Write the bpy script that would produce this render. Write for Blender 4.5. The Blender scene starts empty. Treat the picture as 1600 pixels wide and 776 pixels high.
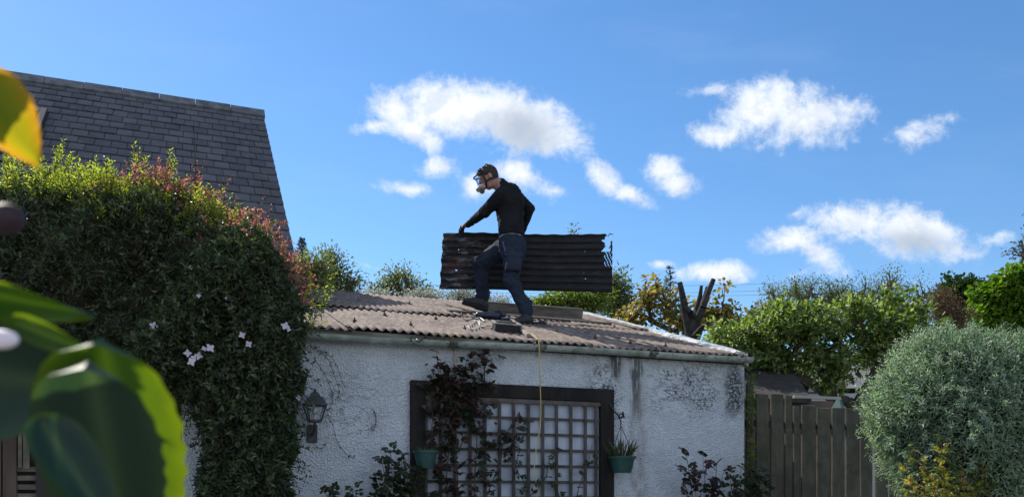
import bpy, bmesh, math, random
import numpy as np
from mathutils import Vector, Matrix
R = math.radians
PI = math.pi
rng = np.random.default_rng(7)
random.seed(7)
S = bpy.context.scene
COL = S.collection

# ------------------------------------------------------------------ camera, sky, sun
FPX, HZ, EYE = 1350.0, 770.0, 1.4          # focal length and horizon in photo pixels, eye height in metres
cam_d = bpy.data.cameras.new('camera')
cam = bpy.data.objects.new('camera', cam_d); COL.objects.link(cam)
cam.location = (0, 0, EYE); cam.rotation_euler = (R(90), 0, 0)
cam_d.sensor_width = 36; cam_d.lens = 36 * FPX / 1600
cam_d.shift_y = (HZ - 388) / 1600
cam_d.clip_start = 0.02; cam_d.clip_end = 5000
cam_d.dof.use_dof = True; cam_d.dof.focus_distance = 8.2; cam_d.dof.aperture_fstop = 8.6
S.camera = cam
SUN_AZ = R(-46)                             # measured from +Y towards +X
SUN_EL = R(44)
SKY_STRENGTH = 0.116
S.view_settings.view_transform = 'Standard'; S.view_settings.look = 'None'
S.view_settings.gamma = 1; S.view_settings.exposure = 0.55
sun_vec = Vector((math.sin(SUN_AZ) * math.cos(SUN_EL), math.cos(SUN_AZ) * math.cos(SUN_EL), math.sin(SUN_EL)))
sd = bpy.data.lights.new('sun', 'SUN'); sd.energy = 4.2; sd.angle = R(0.5); sd.color = (1, 0.94, 0.86)
so = bpy.data.objects.new('sun', sd); COL.objects.link(so)
so.rotation_euler = (-sun_vec).to_track_quat('-Z', 'Y').to_euler()


class NT:
    """small helper round a node tree"""
    def __init__(s, nt):
        s.nt = nt; s.n = nt.nodes; s.l = nt.links

    def node(s, t, ins=None, **kw):
        x = s.n.new(t)
        for k, v in kw.items(): setattr(x, k, v)
        if ins:
            for k, v in ins.items(): s.set(x.inputs[k], v)
        return x

    def set(s, sock, v):
        if isinstance(v, bpy.types.NodeSocket): s.l.new(v, sock)
        elif v is not None: sock.default_value = v

    def math(s, op, a, b=None, c=None, clamp=False):
        x = s.node('ShaderNodeMath', operation=op, use_clamp=clamp)
        s.set(x.inputs[0], a)
        if b is not None: s.set(x.inputs[1], b)
        if c is not None: s.set(x.inputs[2], c)
        return x.outputs[0]

    def mix(s, f, a, b, mode='MIX'):
        x = s.node('ShaderNodeMix', data_type='RGBA', blend_type=mode)
        s.set(x.inputs['Factor'], f); s.set(x.inputs[6], c4(a)); s.set(x.inputs[7], c4(b))
        return x.outputs[2]

    def smooth(s, v, lo, hi):
        x = s.node('ShaderNodeMapRange', interpolation_type='SMOOTHSTEP')
        s.set(x.inputs[0], v); x.inputs[1].default_value = lo; x.inputs[2].default_value = hi
        return x.outputs[0]

    def noise(s, vec, scale, detail=4, rough=0.55, dist=0.0):
        x = s.node('ShaderNodeTexNoise')
        if vec is not None: s.l.new(vec, x.inputs['Vector'])
        x.inputs['Scale'].default_value = scale; x.inputs['Detail'].default_value = detail
        x.inputs['Roughness'].default_value = rough; x.inputs['Distortion'].default_value = dist
        return x.outputs[0]

    def scaled(s, vec, sc):
        x = s.node('ShaderNodeVectorMath', operation='MULTIPLY'); s.l.new(vec, x.inputs[0]); x.inputs[1].default_value = sc
        return x.outputs[0]


def c4(v):
    if isinstance(v, (tuple, list)) and len(v) == 3: return (*v, 1)
    return v


def make_world():
    w = bpy.data.worlds.new('World'); S.world = w; w.use_nodes = True
    t = NT(w.node_tree); t.n.clear()
    out = t.node('ShaderNodeOutputWorld'); bg = t.node('ShaderNodeBackground')
    bg.inputs[1].default_value = SKY_STRENGTH; t.l.new(bg.outputs[0], out.inputs[0])
    sky = t.node('ShaderNodeTexSky', sky_type='NISHITA', sun_disc=False, sun_elevation=SUN_EL, sun_rotation=SUN_AZ)
    sky.air_density = 1.0; sky.dust_density = 0.15; sky.ozone_density = 3.0; sky.altitude = 200
    hs = t.node('ShaderNodeHueSaturation', {'Color': sky.outputs[0]}); hs.inputs['Saturation'].default_value = 1.20
    hs.inputs['Value'].default_value = 1.0
    tc = t.node('ShaderNodeTexCoord'); sp = t.node('ShaderNodeSeparateXYZ'); t.l.new(tc.outputs['Generated'], sp.inputs[0])
    y = t.math('MAXIMUM', sp.outputs[1], 0.05)
    gx = t.math('DIVIDE', sp.outputs[0], y); gz = t.math('DIVIDE', sp.outputs[2], y)
    cb = t.node('ShaderNodeCombineXYZ', {0: gx, 1: gz, 2: 0.0}); g = cb.outputs[0]
    # puffs of cloud as directions in the sky: (x, y, rx, ry, tilt, weight)
    blobs = [(705, 172, 125, 50, 0, 1.1), (800, 190, 105, 55, -8, 1.15), (860, 215, 75, 36, -20, .95), (620, 170, 60, 36, -10, .95),
             (745, 140, 50, 26, 0, .8), (590, 195, 50, 16, 10, .75), (650, 205, 60, 30, -25, .9),
             (685, 261, 40, 20, 5, .8), (640, 297, 56, 17, -10, .8), (745, 286, 42, 28, 0, .85), (818, 276, 72, 27, -25, .8),
             (868, 299, 48, 14, -5, .7), (942, 276, 42, 28, -35, .85), (985, 304, 52, 17, -30, .8), (1040, 262, 38, 28, 20, .88), (1062, 290, 42, 26, -20, .85),
             (1190, 172, 85, 52, 10, 1.0), (1265, 190, 100, 46, 5, .98), (1120, 212, 65, 24, -5, .85), (1110, 143, 50, 16, 0, .62), (1192, 134, 24, 26, 0, .7), (1330, 172, 46, 24, 0, .75),
             (1440, 207, 60, 28, 20, .66), (1470, 185, 40, 14, 0, .55), (1390, 222, 36, 14, 0, .5),
             (1350, 345, 80, 36, 0, 1.05), (1420, 362, 100, 42, -10, 1.08), (1495, 395, 70, 26, -15, .7), (1230, 377, 62, 28, 0, .9), (1280, 400, 66, 30, -30, .78),
             (1245, 333, 44, 14, 20, .6), (1120, 425, 75, 19, 4, .85), (1030, 412, 36, 10, 0, .62), (575, 415, 24, 8, -20, .5), (1290, 425, 70, 18, 0, .6), (1560, 375, 40, 16, 0, .5)]
    mask = None; thick = None
    for i, (x, yy, rx, ry, tilt, wt) in enumerate(blobs):
        m = t.node('ShaderNodeMapping', vector_type='TEXTURE')
        t.l.new(g, m.inputs[0]); m.inputs['Location'].default_value = ((x - 800) / FPX, (HZ - yy) / FPX, 0)
        m.inputs['Rotation'].default_value = (0, 0, R(tilt)); m.inputs['Scale'].default_value = (rx * 1.45 / FPX, ry * 1.45 / FPX, 1)
        gr = t.node('ShaderNodeTexGradient', gradient_type='SPHERICAL'); t.l.new(m.outputs[0], gr.inputs[0])
        v = t.math('MULTIPLY', gr.outputs[1], wt)
        if mask is None: mask = v
        else:
            mm = t.node('ShaderNodeMath', operation='SMOOTH_MAX'); t.l.new(mask, mm.inputs[0]); t.l.new(v, mm.inputs[1]); mm.inputs[2].default_value = 0.12
            mask = mm.outputs[0]
    for (x, yy, rx, ry, tilt, wt) in [(815, 205, 85, 52, -12, 1.0), (1430, 378, 85, 34, -8, .95), (740, 190, 60, 22, 0, .5), (1215, 195, 70, 24, 0, .35)]:
        m = t.node('ShaderNodeMapping', vector_type='TEXTURE')
        t.l.new(g, m.inputs[0]); m.inputs['Location'].default_value = ((x - 800) / FPX, (HZ - yy) / FPX, 0)
        m.inputs['Rotation'].default_value = (0, 0, R(tilt)); m.inputs['Scale'].default_value = (rx * 1.2 / FPX, ry * 1.2 / FPX, 1)
        gr = t.node('ShaderNodeTexGradient', gradient_type='SPHERICAL'); t.l.new(m.outputs[0], gr.inputs[0])
        v = t.math('MULTIPLY', gr.outputs[1], wt)
        thick = v if thick is None else t.math('MAXIMUM', thick, v)
    warp = t.node('ShaderNodeTexNoise'); t.l.new(g, warp.inputs['Vector']); warp.inputs['Scale'].default_value = 14; warp.inputs['Detail'].default_value = 3
    wv = t.node('ShaderNodeVectorMath', operation='MULTIPLY_ADD'); t.l.new(warp.outputs[1], wv.inputs[0])
    wv.inputs[1].default_value = (0.03, 0.03, 0); t.l.new(g, wv.inputs[2])
    n1 = t.noise(wv.outputs[0], 20, 10, 0.66)
    n2 = t.noise(wv.outputs[0], 60, 7, 0.65)
    nn = t.math('ADD', t.math('MULTIPLY', t.math('SUBTRACT', n1, 0.5), 1.5), t.math('MULTIPLY', t.math('SUBTRACT', n2, 0.5), 0.5))
    present = t.smooth(mask, 0.0, 0.18)
    dens = t.math('MULTIPLY', t.math('ADD', mask, nn), present)
    alpha = t.math('POWER', t.smooth(dens, 0.23, 0.76), 1.15)
    soft = t.smooth(dens, 0.55, 1.25)
    gmask = t.math('MULTIPLY', t.smooth(t.math('ADD', thick, t.math('MULTIPLY', nn, 0.35)), 0.18, 0.85), 0.75)
    K = 0.76 / SKY_STRENGTH
    white = (0.98 * K, 1.0 * K, 1.04 * K); pale = (0.60 * K, 0.72 * K, 0.90 * K); grey = (0.38 * K, 0.46 * K, 0.58 * K)
    # relief: the side of each billow away from the sun is duller
    off = t.node('ShaderNodeVectorMath', operation='ADD'); t.l.new(wv.outputs[0], off.inputs[0]); off.inputs[1].default_value = (-0.012, 0.014, 0)
    rel = t.smooth(t.math('SUBTRACT', t.noise(off.outputs[0], 20, 6, 0.6), t.noise(wv.outputs[0], 20, 6, 0.6)), -0.02, 0.12)
    dull = (0.72 * K, 0.78 * K, 0.87 * K)
    ccol = t.mix(gmask, t.mix(t.math('MULTIPLY', rel, 0.75), t.mix(t.math('ADD', soft, 0.35, clamp=True), pale, white), dull), grey)
    high = t.noise(t.scaled(g, (1.5, 5, 1)), 2.2, 5, 0.6)        # faint high veil
    veil = t.math('MULTIPLY', t.smooth(high, 0.45, 0.85), 0.10)
    base = t.mix(veil, hs.outputs[0], pale)
    fin = t.mix(t.math('MULTIPLY', alpha, 0.97), base, ccol)
    # unseen bright clouds added behind the photographer to fill the shaded wall
    rn = t.noise(tc.outputs['Generated'], 3.2, 8, 0.6, 0.4)
    rear = t.math('MULTIPLY', t.smooth(rn, 0.44, 0.59), t.smooth(sp.outputs[2], -0.02, 0.06))
    rearc = t.mix(rear, hs.outputs[0], (1.16 * K, 1.24 * K, 1.38 * K))
    fin = t.mix(t.smooth(sp.outputs[1], -0.25, 0.06), rearc, fin)
    t.l.new(fin, bg.inputs[0])
    w.cycles.sampling_method = 'MANUAL'; w.cycles.sample_map_resolution = 512


make_world()


# ------------------------------------------------------------------ places: photo pixel -> world
def at(x, y, Y): return Vector(((x - 800) / FPX * Y, Y, EYE + (HZ - y) / FPX * Y))
TH = math.atan(516 / FPX)                   # the shed's front wall runs back to the right by this angle
U = Vector((math.cos(TH), math.sin(TH), 0)); N = Vector((-math.sin(TH), math.cos(TH), 0))
P0 = at(820, 530, 7.5); EAVE = P0.z; ORG = Vector((P0.x, P0.y, 0))
RP = math.atan(442 / math.hypot(FPX, 516))  # pitch of the shed roof


def on_plane(x, y, p, nrm):
    r = Vector(((x - 800) / FPX, 1, (HZ - y) / FPX)); c = Vector((0, 0, EYE))
    return c + r * ((p - c).dot(nrm) / r.dot(nrm))


def loc(p):
    d = Vector(p) - ORG
    return Vector((d.dot(U), d.dot(N), d.z))


def W(x, y, b=0.0):
    """pixel -> (a, b, z) in the shed's frame on the plane parallel to the wall at depth b"""
    return loc(on_plane(x, y, ORG + N * b, N))


def L2W(a, b, z): return ORG + U * a + N * b + Vector((0, 0, z))


# ------------------------------------------------------------------ materials
MATS = {}


def pbr(name, col, rough=0.7, col2=None, ns=8.0, nd=5, lo=0.35, hi=0.65, bump=0.0, bs=60.0, spec=0.4, metal=0.0, extra=None, stretch=None):
    if name in MATS: return MATS[name]
    m = bpy.data.materials.new(name); m.use_nodes = True; MATS[name] = m
    t = NT(m.node_tree); b = t.n['Principled BSDF']
    tc = t.node('ShaderNodeTexCoord'); v = tc.outputs['Object']
    if stretch: v = t.scaled(v, stretch)
    c = c4(col)
    if col2 is not None:
        c = t.mix(t.smooth(t.noise(v, ns, nd, 0.6), lo, hi), col, col2)
    if extra: c = extra(t, tc.outputs['Object'], c, b)
    t.set(b.inputs['Base Color'], c); b.inputs['Roughness'].default_value = rough
    b.inputs['Specular IOR Level'].default_value = spec; b.inputs['Metallic'].default_value = metal
    if bump:
        bn = t.node('ShaderNodeBump'); bn.inputs['Strength'].default_value = bump; bn.inputs['Distance'].default_value = 0.01
        t.l.new(t.noise(v, bs, 6, 0.6), bn.inputs['Height']); t.l.new(bn.outputs[0], b.inputs['Normal'])
    return m


def leafmat(name, cols, trans=0.45, rough=0.45, gloss=0.4, tint=(1.0, 1.15, 0.5), tgain=1.6):
    """leaf: colour varies leaf by leaf, light also passes through"""
    m = bpy.data.materials.new(name); m.use_nodes = True
    t = NT(m.node_tree); b = t.n['Principled BSDF']; out = t.n['Material Output']
    at_ = t.node('ShaderNodeAttribute', attribute_name='rnd')
    cr = t.node('ShaderNodeValToRGB'); t.l.new(at_.outputs['Fac'], cr.inputs[0])
    e = cr.color_ramp.elements
    while len(e) < len(cols): e.new(0.5)
    for i, c in enumerate(cols): e[i].position = i / max(1, len(cols) - 1); e[i].color = c4(c)
    t.l.new(cr.outputs[0], b.inputs['Base Color']); b.inputs['Roughness'].default_value = rough
    b.inputs['Specular IOR Level'].default_value = gloss
    tr = t.node('ShaderNodeBsdfTranslucent')
    tcol = t.mix(1.0, cr.outputs[0], (tint[0] * tgain, tint[1] * tgain, tint[2] * tgain), 'MULTIPLY')
    t.l.new(tcol, tr.inputs[0])
    mx = t.node('ShaderNodeMixShader'); mx.inputs[0].default_value = trans
    t.l.new(b.outputs[0], mx.inputs[1]); t.l.new(tr.outputs[0], mx.inputs[2]); t.l.new(mx.outputs[0], out.inputs[0])
    MATS[name] = m
    return m


# ------------------------------------------------------------------ object helpers
def tag(o, label=None, cat=None, group=None, kind=None):
    if label: o['label'] = label
    if cat: o['category'] = cat
    if group: o['group'] = group
    if kind: o['kind'] = kind
    return o


def empty(name, loc_=(0, 0, 0), rz=0.0):
    o = bpy.data.objects.new(name, None); COL.objects.link(o)
    o.location = loc_; o.rotation_euler = (0, 0, rz); o.empty_display_size = 0.1
    return o


def link(name, me, mat, parent=None, smooth=False):
    o = bpy.data.objects.new(name, me); COL.objects.link(o)
    for m_ in (mat if isinstance(mat, (list, tuple)) else [mat]): me.materials.append(m_)
    if parent is not None:
        o.parent = parent
    if smooth:
        me.polygons.foreach_set('use_smooth', np.ones(len(me.polygons), bool))
    return o


def rebase(o):
    """children of a thing are given in world coordinates: keep them there"""
    pass


def np_mesh(name, verts, faces, attrs=None):
    """verts (n,3), faces (m,k) all of one size"""
    verts = np.asarray(verts, np.float32); faces = np.asarray(faces, np.int32)
    me = bpy.data.meshes.new(name); me.vertices.add(len(verts)); me.vertices.foreach_set('co', verts.ravel())
    k = faces.shape[1]; me.loops.add(faces.size); me.loops.foreach_set('vertex_index', faces.ravel())
    me.polygons.add(len(faces)); me.polygons.foreach_set('loop_start', np.arange(len(faces), dtype=np.int32) * k)
    me.update(calc_edges=True)
    if attrs:
        for an, av in attrs.items():
            a = me.attributes.new(an, 'FLOAT', 'POINT'); a.data.foreach_set('value', np.asarray(av, np.float32))
    return me


class MB:
    """collects shapes in world or local coordinates into one mesh"""
    def __init__(s): s.v = []; s.f = []

    def add(s, vs, fs):
        o = len(s.v); s.v += [tuple(v) for v in vs]; s.f += [tuple(i + o for i in f) for f in fs]

    def box(s, p0, p1, jit=0.0, M=None):
        x0, y0, z0 = p0; x1, y1, z1 = p1
        vs = [Vector((x, y, z)) for x in (x0, x1) for y in (y0, y1) for z in (z0, z1)]
        if jit: vs = [v + Vector([random.uniform(-jit, jit) for _ in range(3)]) for v in vs]
        if M is not None: vs = [M @ v for v in vs]
        s.add(vs, [(0, 1, 3, 2), (4, 6, 7, 5), (0, 4, 5, 1), (2, 3, 7, 6), (0, 2, 6, 4), (1, 5, 7, 3)])

    def bar(s, a, b, w, h, up=(0, 0, 1)):
        """box beam from a to b, w wide, h tall"""
        a = Vector(a); b = Vector(b); d = (b - a).normalized(); up = Vector(up)
        sd_ = d.cross(up).normalized(); u_ = sd_.cross(d).normalized()
        vs = []
        for p in (a, b):
            for i, j in ((-1, -1), (1, -1), (1, 1), (-1, 1)): vs.append(p + sd_ * (w / 2 * i) + u_ * (h / 2 * j))
        s.add(vs, [(3, 2, 1, 0), (4, 5, 6, 7), (0, 1, 5, 4), (1, 2, 6, 5), (2, 3, 7, 6), (3, 0, 4, 7)])

    def tube(s, pts, r, n=6, cap=True):
        pts = [Vector(p) for p in pts]; rs = r if isinstance(r, (list, tuple)) else [r] * len(pts)
        o = len(s.v); prev = None
        for i, p in enumerate(pts):
            d = (pts[min(i + 1, len(pts) - 1)] - pts[max(i - 1, 0)]).normalized()
            if prev is None: x = d.orthogonal().normalized()
            else: x = (prev - d * prev.dot(d)).normalized()
            prev = x; y_ = d.cross(x)
            for k in range(n):
                a_ = 2 * PI * k / n; s.v.append(tuple(p + (x * math.cos(a_) + y_ * math.sin(a_)) * rs[i]))
        for i in range(len(pts) - 1):
            for k in range(n):
                k2 = (k + 1) % n; s.f.append((o + i * n + k, o + i * n + k2, o + (i + 1) * n + k2, o + (i + 1) * n + k))
        if cap:
            s.f.append(tuple(o + k for k in reversed(range(n)))); s.f.append(tuple(o + (len(pts) - 1) * n + k for k in range(n)))

    def lathe(s, prof, c, n=24):
        """prof: (radius, height) pairs around the vertical through c"""
        o = len(s.v); c = Vector(c)
        for r, z in prof:
            for k in range(n): s.v.append((c.x + r * math.cos(2 * PI * k / n), c.y + r * math.sin(2 * PI * k / n), c.z + z))
        for i in range(len(prof) - 1):
            for k in range(n):
                k2 = (k + 1) % n; s.f.append((o + i * n + k, o + i * n + k2, o + (i + 1) * n + k2, o + (i + 1) * n + k))

    def build(s, name, mat, parent=None, smooth=False, bevel=0.0):
        me = bpy.data.meshes.new(name); me.from_pydata(s.v, [], s.f); me.update()
        o = link(name, me, mat, parent, smooth)
        if bevel:
            b = o.modifiers.new('bevel', 'BEVEL'); b.width = bevel; b.segments = 2; b.limit_method = 'ANGLE'; b.angle_limit = R(40)
        return o


def smooth_curve(pts, k=6):
    """Catmull-Rom through points"""
    P = [Vector(p) for p in pts]; P = [P[0] * 2 - P[1]] + P + [P[-1] * 2 - P[-2]]; out = []
    for i in range(1, len(P) - 2):
        for j in range(k):
            t = j / k; a, b, c, d = P[i - 1], P[i], P[i + 1], P[i + 2]
            out.append(0.5 * ((2 * b) + (c - a) * t + (2 * a - 5 * b + 4 * c - d) * t * t + (3 * b - a - 3 * c + d) * t ** 3))
    out.append(P[-2]); return out


# ---- leaves
def unit(v): return v / np.maximum(np.linalg.norm(v, axis=1, keepdims=True), 1e-9)


SHAPES = {'lance': [(.32, .35), (.42, .62)], 'ovate': [(.48, .32), (.36, .70)]}


def leaf_arrays(P, D, Nn, ln, wd, shape='ovate', fold=0.18, rnd=None, curl=0.12):
    """P base points, D direction, Nn rough normal; six-sided leaf folded on its midrib"""
    n = len(P); D = unit(D); Sd = unit(np.cross(D, Nn)); Nr = unit(np.cross(Sd, D))
    ln = np.broadcast_to(np.asarray(ln, float), (n,))[:, None]; wd = np.broadcast_to(np.asarray(wd, float), (n,))[:, None]
    (w1, t1), (w2, t2) = SHAPES[shape]
    pts = [P]
    for sgn in (1, -1):
        for w_, t_ in ((w1, t1), (w2, t2)):
            pts.append(P + D * ln * t_ + Sd * wd * w_ * sgn + Nr * wd * fold - Nr * ln * curl * t_ ** 2)
    pts.append(P + D * ln - Nr * ln * curl)
    V = np.stack(pts, 1).reshape(-1, 3)          # 6 per leaf: 0 base, 1,2 left, 3,4 right, 5 tip
    F = (np.array([[0, 1, 2, 5], [0, 5, 4, 3]])[None] + (np.arange(n) * 6)[:, None, None]).reshape(-1, 4)
    if rnd is None: rnd = rng.random(n)
    return V, F, np.repeat(rnd, 6)


class Leaves:
    def __init__(s): s.V = []; s.F = []; s.A = []; s.o = 0

    def add(s, *a, **k):
        if len(a[0]) == 0: return
        V, F, A = leaf_arrays(*a, **k); s.V.append(V); s.F.append(F + s.o); s.A.append(A); s.o += len(V)

    def build(s, name, mat, parent=None):
        me = np_mesh(name, np.concatenate(s.V), np.concatenate(s.F), {'rnd': np.concatenate(s.A)})
        return link(name, me, mat, parent)


def rdir(n, up=0.0, out=None, w=1.0):
    d = rng.normal(size=(n, 3)); d[:, 2] += up
    if out is not None: d = d + out * w
    return unit(d)


def place(o, parent):
    """thing root moved to its base, child mesh kept where it was built"""
    o.matrix_parent_inverse = parent.matrix_world.inverted()


def root(name, base):
    e = empty(name, base); e.matrix_world = Matrix.Translation(base)
    return e


def fit(e):
    """after the children were built in world coordinates, take the root's own position off them"""
    T = Matrix.Translation(-Vector(e.location)) if e.rotation_euler.z == 0 else (Matrix.Translation(e.location) @ Matrix.Rotation(e.rotation_euler.z, 4, 'Z')).inverted()
    for o in COL.objects:
        if o.parent == e and o.type == 'MESH':
            if o.data.get('fit'): continue
            o.data.transform(T); o.data['fit'] = 1
            for c in COL.objects:
                if c.parent == o and c.type == 'MESH' and not c.data.get('fit'): c.data.transform(T); c.data['fit'] = 1
    return e


# ------------------------------------------------------------------ the ground and the far hill
m_ground = pbr('ground', (0.20, 0.20, 0.19), 0.95, (0.12, 0.125, 0.11), ns=0.6, bump=0.6, bs=30)
mb = MB(); mb.add([(-3000, -60, 0), (3000, -60, 0), (3000, 4000, 0), (-3000, 4000, 0)], [(0, 1, 2, 3)])
tag(mb.build('ground', m_ground), 'grey gravelled garden ground', kind='structure')


def make_hill():
    n = 120; V = []; F = []
    for j in range(8):
        for i in range(n):
            x = 60 + 300 * i / (n - 1); t = j / 7
            h = (52 * math.exp(-((x - 150) / 70) ** 2) + 66 + 2.2 * math.sin(x * .31) + 1.2 * math.sin(x * .83)) * math.sin(t * PI * .5)
            V.append((x, 560 + 160 * t, h - 1))
    for j in range(7):
        for i in range(n - 1): F.append((j * n + i, j * n + i + 1, (j + 1) * n + i + 1, (j + 1) * n + i))
    me = np_mesh('hill', V, F)
    o = link('hill', me, pbr('far_woods', (0.03, 0.055, 0.035), 1, (0.06, 0.085, 0.05), ns=0.08, bump=1, bs=0.3), smooth=True)
    tag(o, 'distant wooded hill seen above the garden trees', kind='structure')


make_hill()

# ------------------------------------------------------------------ the white outbuilding
A0 = -2.78; A1 = W(1163, 650).x; BD = 3.62              # left end, right end, depth of the shed
tanr = math.tan(RP)


def roof_z(b): return EAVE + b * tanr


def roof_at(x, y, h=0.0):
    """pixel on the shed roof -> shed frame"""
    p = on_plane(x, y, L2W(0, 0, EAVE), U.cross(N * math.cos(RP) + Vector((0, 0, math.sin(RP)))))
    q = loc(p); return Vector((q.x, q.y, q.z + h))


def wall_extra(t, v, c, b):
    sp = t.node('ShaderNodeSeparateXYZ'); t.l.new(v, sp.inputs[0]); X, Z = sp.outputs[0], sp.outputs[2]
    wob = t.node('ShaderNodeTexNoise'); t.l.new(v, wob.inputs['Vector']); wob.inputs['Scale'].default_value = 5; wob.inputs['Detail'].default_value = 4
    sw_ = t.node('ShaderNodeSeparateColor'); t.l.new(wob.outputs[1], sw_.inputs[0])
    X = t.math('ADD', X, t.math('MULTIPLY', t.math('SUBTRACT', sw_.outputs[0], .5), .16)); Z = t.math('ADD', Z, t.math('MULTIPLY', t.math('SUBTRACT', sw_.outputs[1], .5), .40))

    def bumpf(s, c0, w):       # smooth window round c0
        return t.math('SUBTRACT', 1.0, t.smooth(t.math('ABSOLUTE', t.math('SUBTRACT', s, c0)), w * 0.25, w))
    st = None

    def put(x0, y0, x1, y1, k, noise, lo, hi):
        nonlocal st
        q0 = W(x0, y0); q1 = W(x1, y1)
        mk = t.math('MULTIPLY', bumpf(X, (q0.x + q1.x) / 2, abs(q1.x - q0.x) / 2 * 1.5), bumpf(Z, (q0.z + q1.z) / 2, abs(q1.z - q0.z) / 2 * 1.4))
        mk = t.math('MULTIPLY', t.math('MULTIPLY', mk, k), t.smooth(noise, lo, hi))
        st = mk if st is None else t.math('MAXIMUM', st, mk)
    nf = t.noise(v, 38, 6, 0.75); nm = t.noise(t.scaled(v, (1, 1, 0.35)), 16, 6, 0.7); ns = t.noise(t.scaled(v, (1, 1, 0.12)), 30, 5, 0.6)
    nd = t.noise(t.scaled(v, (1, 1, 1)), 11, 8, 0.75, 1.2)
    put(985, 545, 1003, 655, .85, ns, 0.33, 0.52)          # dark run below the gutter joint
    put(955, 545, 972, 590, 0.9, ns, 0.36, 0.54)
    put(1132, 570, 1163, 650, 0.95, nf, 0.36, 0.54)        # black algae at the corner
    put(1120, 550, 1165, 575, 0.7, nm, 0.36, 0.56)
    put(1085, 600, 1125, 645, 0.7, nf, 0.47, 0.56)        # old vine marks
    put(1050, 585, 1090, 610, 0.5, nf, 0.48, 0.56)
    put(920, 560, 960, 680, 0.85, nd, 0.49, 0.56)
    put(1040, 605, 1075, 635, 0.5, nf, 0.47, 0.58)
    put(480, 530, 1160, 548, 0.55, nm, 0.48, 0.66)
    put(480, 560, 560, 690, 0.45, nd, 0.53, 0.60)
    # branching marks where old creepers clung
    def veins(x0, y0, x1, y1, k, sc, rot):
        nonlocal st
        mp = t.node('ShaderNodeMapping'); t.l.new(v, mp.inputs[0]); mp.inputs['Rotation'].default_value = (0, R(rot), 0); mp.inputs['Scale'].default_value = (1, 1, 2.6)
        nv = t.noise(mp.outputs[0], sc, 5, .6, .9); line = t.math('SUBTRACT', 1.0, t.smooth(t.math('ABSOLUTE', t.math('SUBTRACT', nv, .5)), .010, .035))
        q0 = W(x0, y0); q1 = W(x1, y1); mk = t.math('MULTIPLY', bumpf(X, (q0.x + q1.x) / 2, abs(q1.x - q0.x) / 2 * 1.5), bumpf(Z, (q0.z + q1.z) / 2, abs(q1.z - q0.z) / 2 * 1.4))
        mk = t.math('MULTIPLY', t.math('MULTIPLY', mk, k), t.math('MULTIPLY', line, t.smooth(nf, .40, .54))); st = t.math('MAXIMUM', st, mk)
    veins(1010, 560, 1130, 650, .95, 5.5, -38); veins(915, 550, 975, 690, .9, 6.5, -50); veins(1050, 570, 1120, 640, .9, 8, 20); veins(480, 560, 600, 700, .55, 5, -60)
    c = t.mix(st, c, (0.035, 0.033, 0.030))
    # rusty brown wash under the joint
    q0 = W(985, 640); q1 = W(1010, 776)
    wsh = t.math('MULTIPLY', bumpf(X, (q0.x + q1.x) / 2, 0.13), t.math('SUBTRACT', 1.0, t.smooth(Z, q0.z, q0.z + 0.3)))
    wsh = t.math('MULTIPLY', t.math('MULTIPLY', wsh, t.smooth(nm, 0.35, 0.65)), 0.55)
    c = t.mix(wsh, c, (0.26, 0.19, 0.13))
    # grains of the roughcast: little dark pits and damp patches
    pits = t.smooth(t.noise(v, 78, 4, 0.7), 0.56, 0.66)
    c = t.mix(t.math('MULTIPLY', pits, 0.62), c, (0.17, 0.18, 0.19))
    damp = t.smooth(t.noise(v, 2.2, 5, 0.6), 0.45, 0.75)
    c = t.mix(t.math('MULTIPLY', damp, 0.30), c, (0.40, 0.41, 0.40))
    vo = t.node('ShaderNodeTexVoronoi', feature='F1'); t.l.new(v, vo.inputs['Vector']); vo.inputs['Scale'].default_value = 70
    bn = t.node('ShaderNodeBump'); bn.inputs['Strength'].default_value = 1.0; bn.inputs['Distance'].default_value = 0.02
    hgt = t.math('ADD', vo.outputs['Distance'], t.math('MULTIPLY', t.noise(v, 60, 5, 0.7), 1.2))
    t.l.new(hgt, bn.inputs['Height']); t.l.new(bn.outputs[0], b.inputs['Normal'])
    return c


m_harl = pbr('roughcast', (0.76, 0.80, 0.86), 0.92, (0.66, 0.70, 0.76), ns=5, extra=wall_extra, spec=0.2)
shed = empty('outbuilding', ORG, TH)
tag(shed, 'long white roughcast outbuilding with a shallow corrugated roof and stained wall', 'outbuilding')
mb = MB()
ht = -0.10
prof = [(0, 0), (0, roof_z(0) + ht), (BD, roof_z(BD) + ht), (BD, 0)]
vs = [(a, b, z) for a in (A0, A1) for b, z in prof]
mb.add(vs, [(3, 2, 1, 0), (4, 5, 6, 7), (0, 1, 5, 4), (1, 2, 6, 5), (2, 3, 7, 6)])
mb.build('wall', m_harl, shed)


def roof_extra(t, v, c, b):
    n1 = t.noise(t.scaled(v, (1, 0.25, 1)), 26, 6, 0.7)
    c = t.mix(t.math('MULTIPLY', t.smooth(n1, 0.45, 0.68), 0.75), c, (0.35, 0.29, 0.25))
    n2 = t.noise(v, 55, 5, 0.75)
    c = t.mix(t.math('MULTIPLY', t.smooth(n2, 0.56, 0.70), 0.7), c, (0.07, 0.055, 0.05))
    n4 = t.noise(t.scaled(v, (1, 0.10, 1)), 20, 5, 0.65)
    c = t.mix(t.math('MULTIPLY', t.smooth(n4, 0.48, 0.64), 0.55), c, (0.10, 0.075, 0.065))
    n3 = t.noise(v, 3.5, 4, 0.6)
    c = t.mix(t.math('MULTIPLY', t.smooth(n3, 0.55, 0.7), 0.5), c, (0.30, 0.25, 0.12))
    return c


m_roof = pbr('weathered_cement_sheet', (0.130, 0.098, 0.080), 0.9, (0.23, 0.18, 0.150), ns=3, extra=roof_extra, bump=0.5, bs=70, spec=0.25)
PITCH, AMP = 0.073, 0.0105


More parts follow.
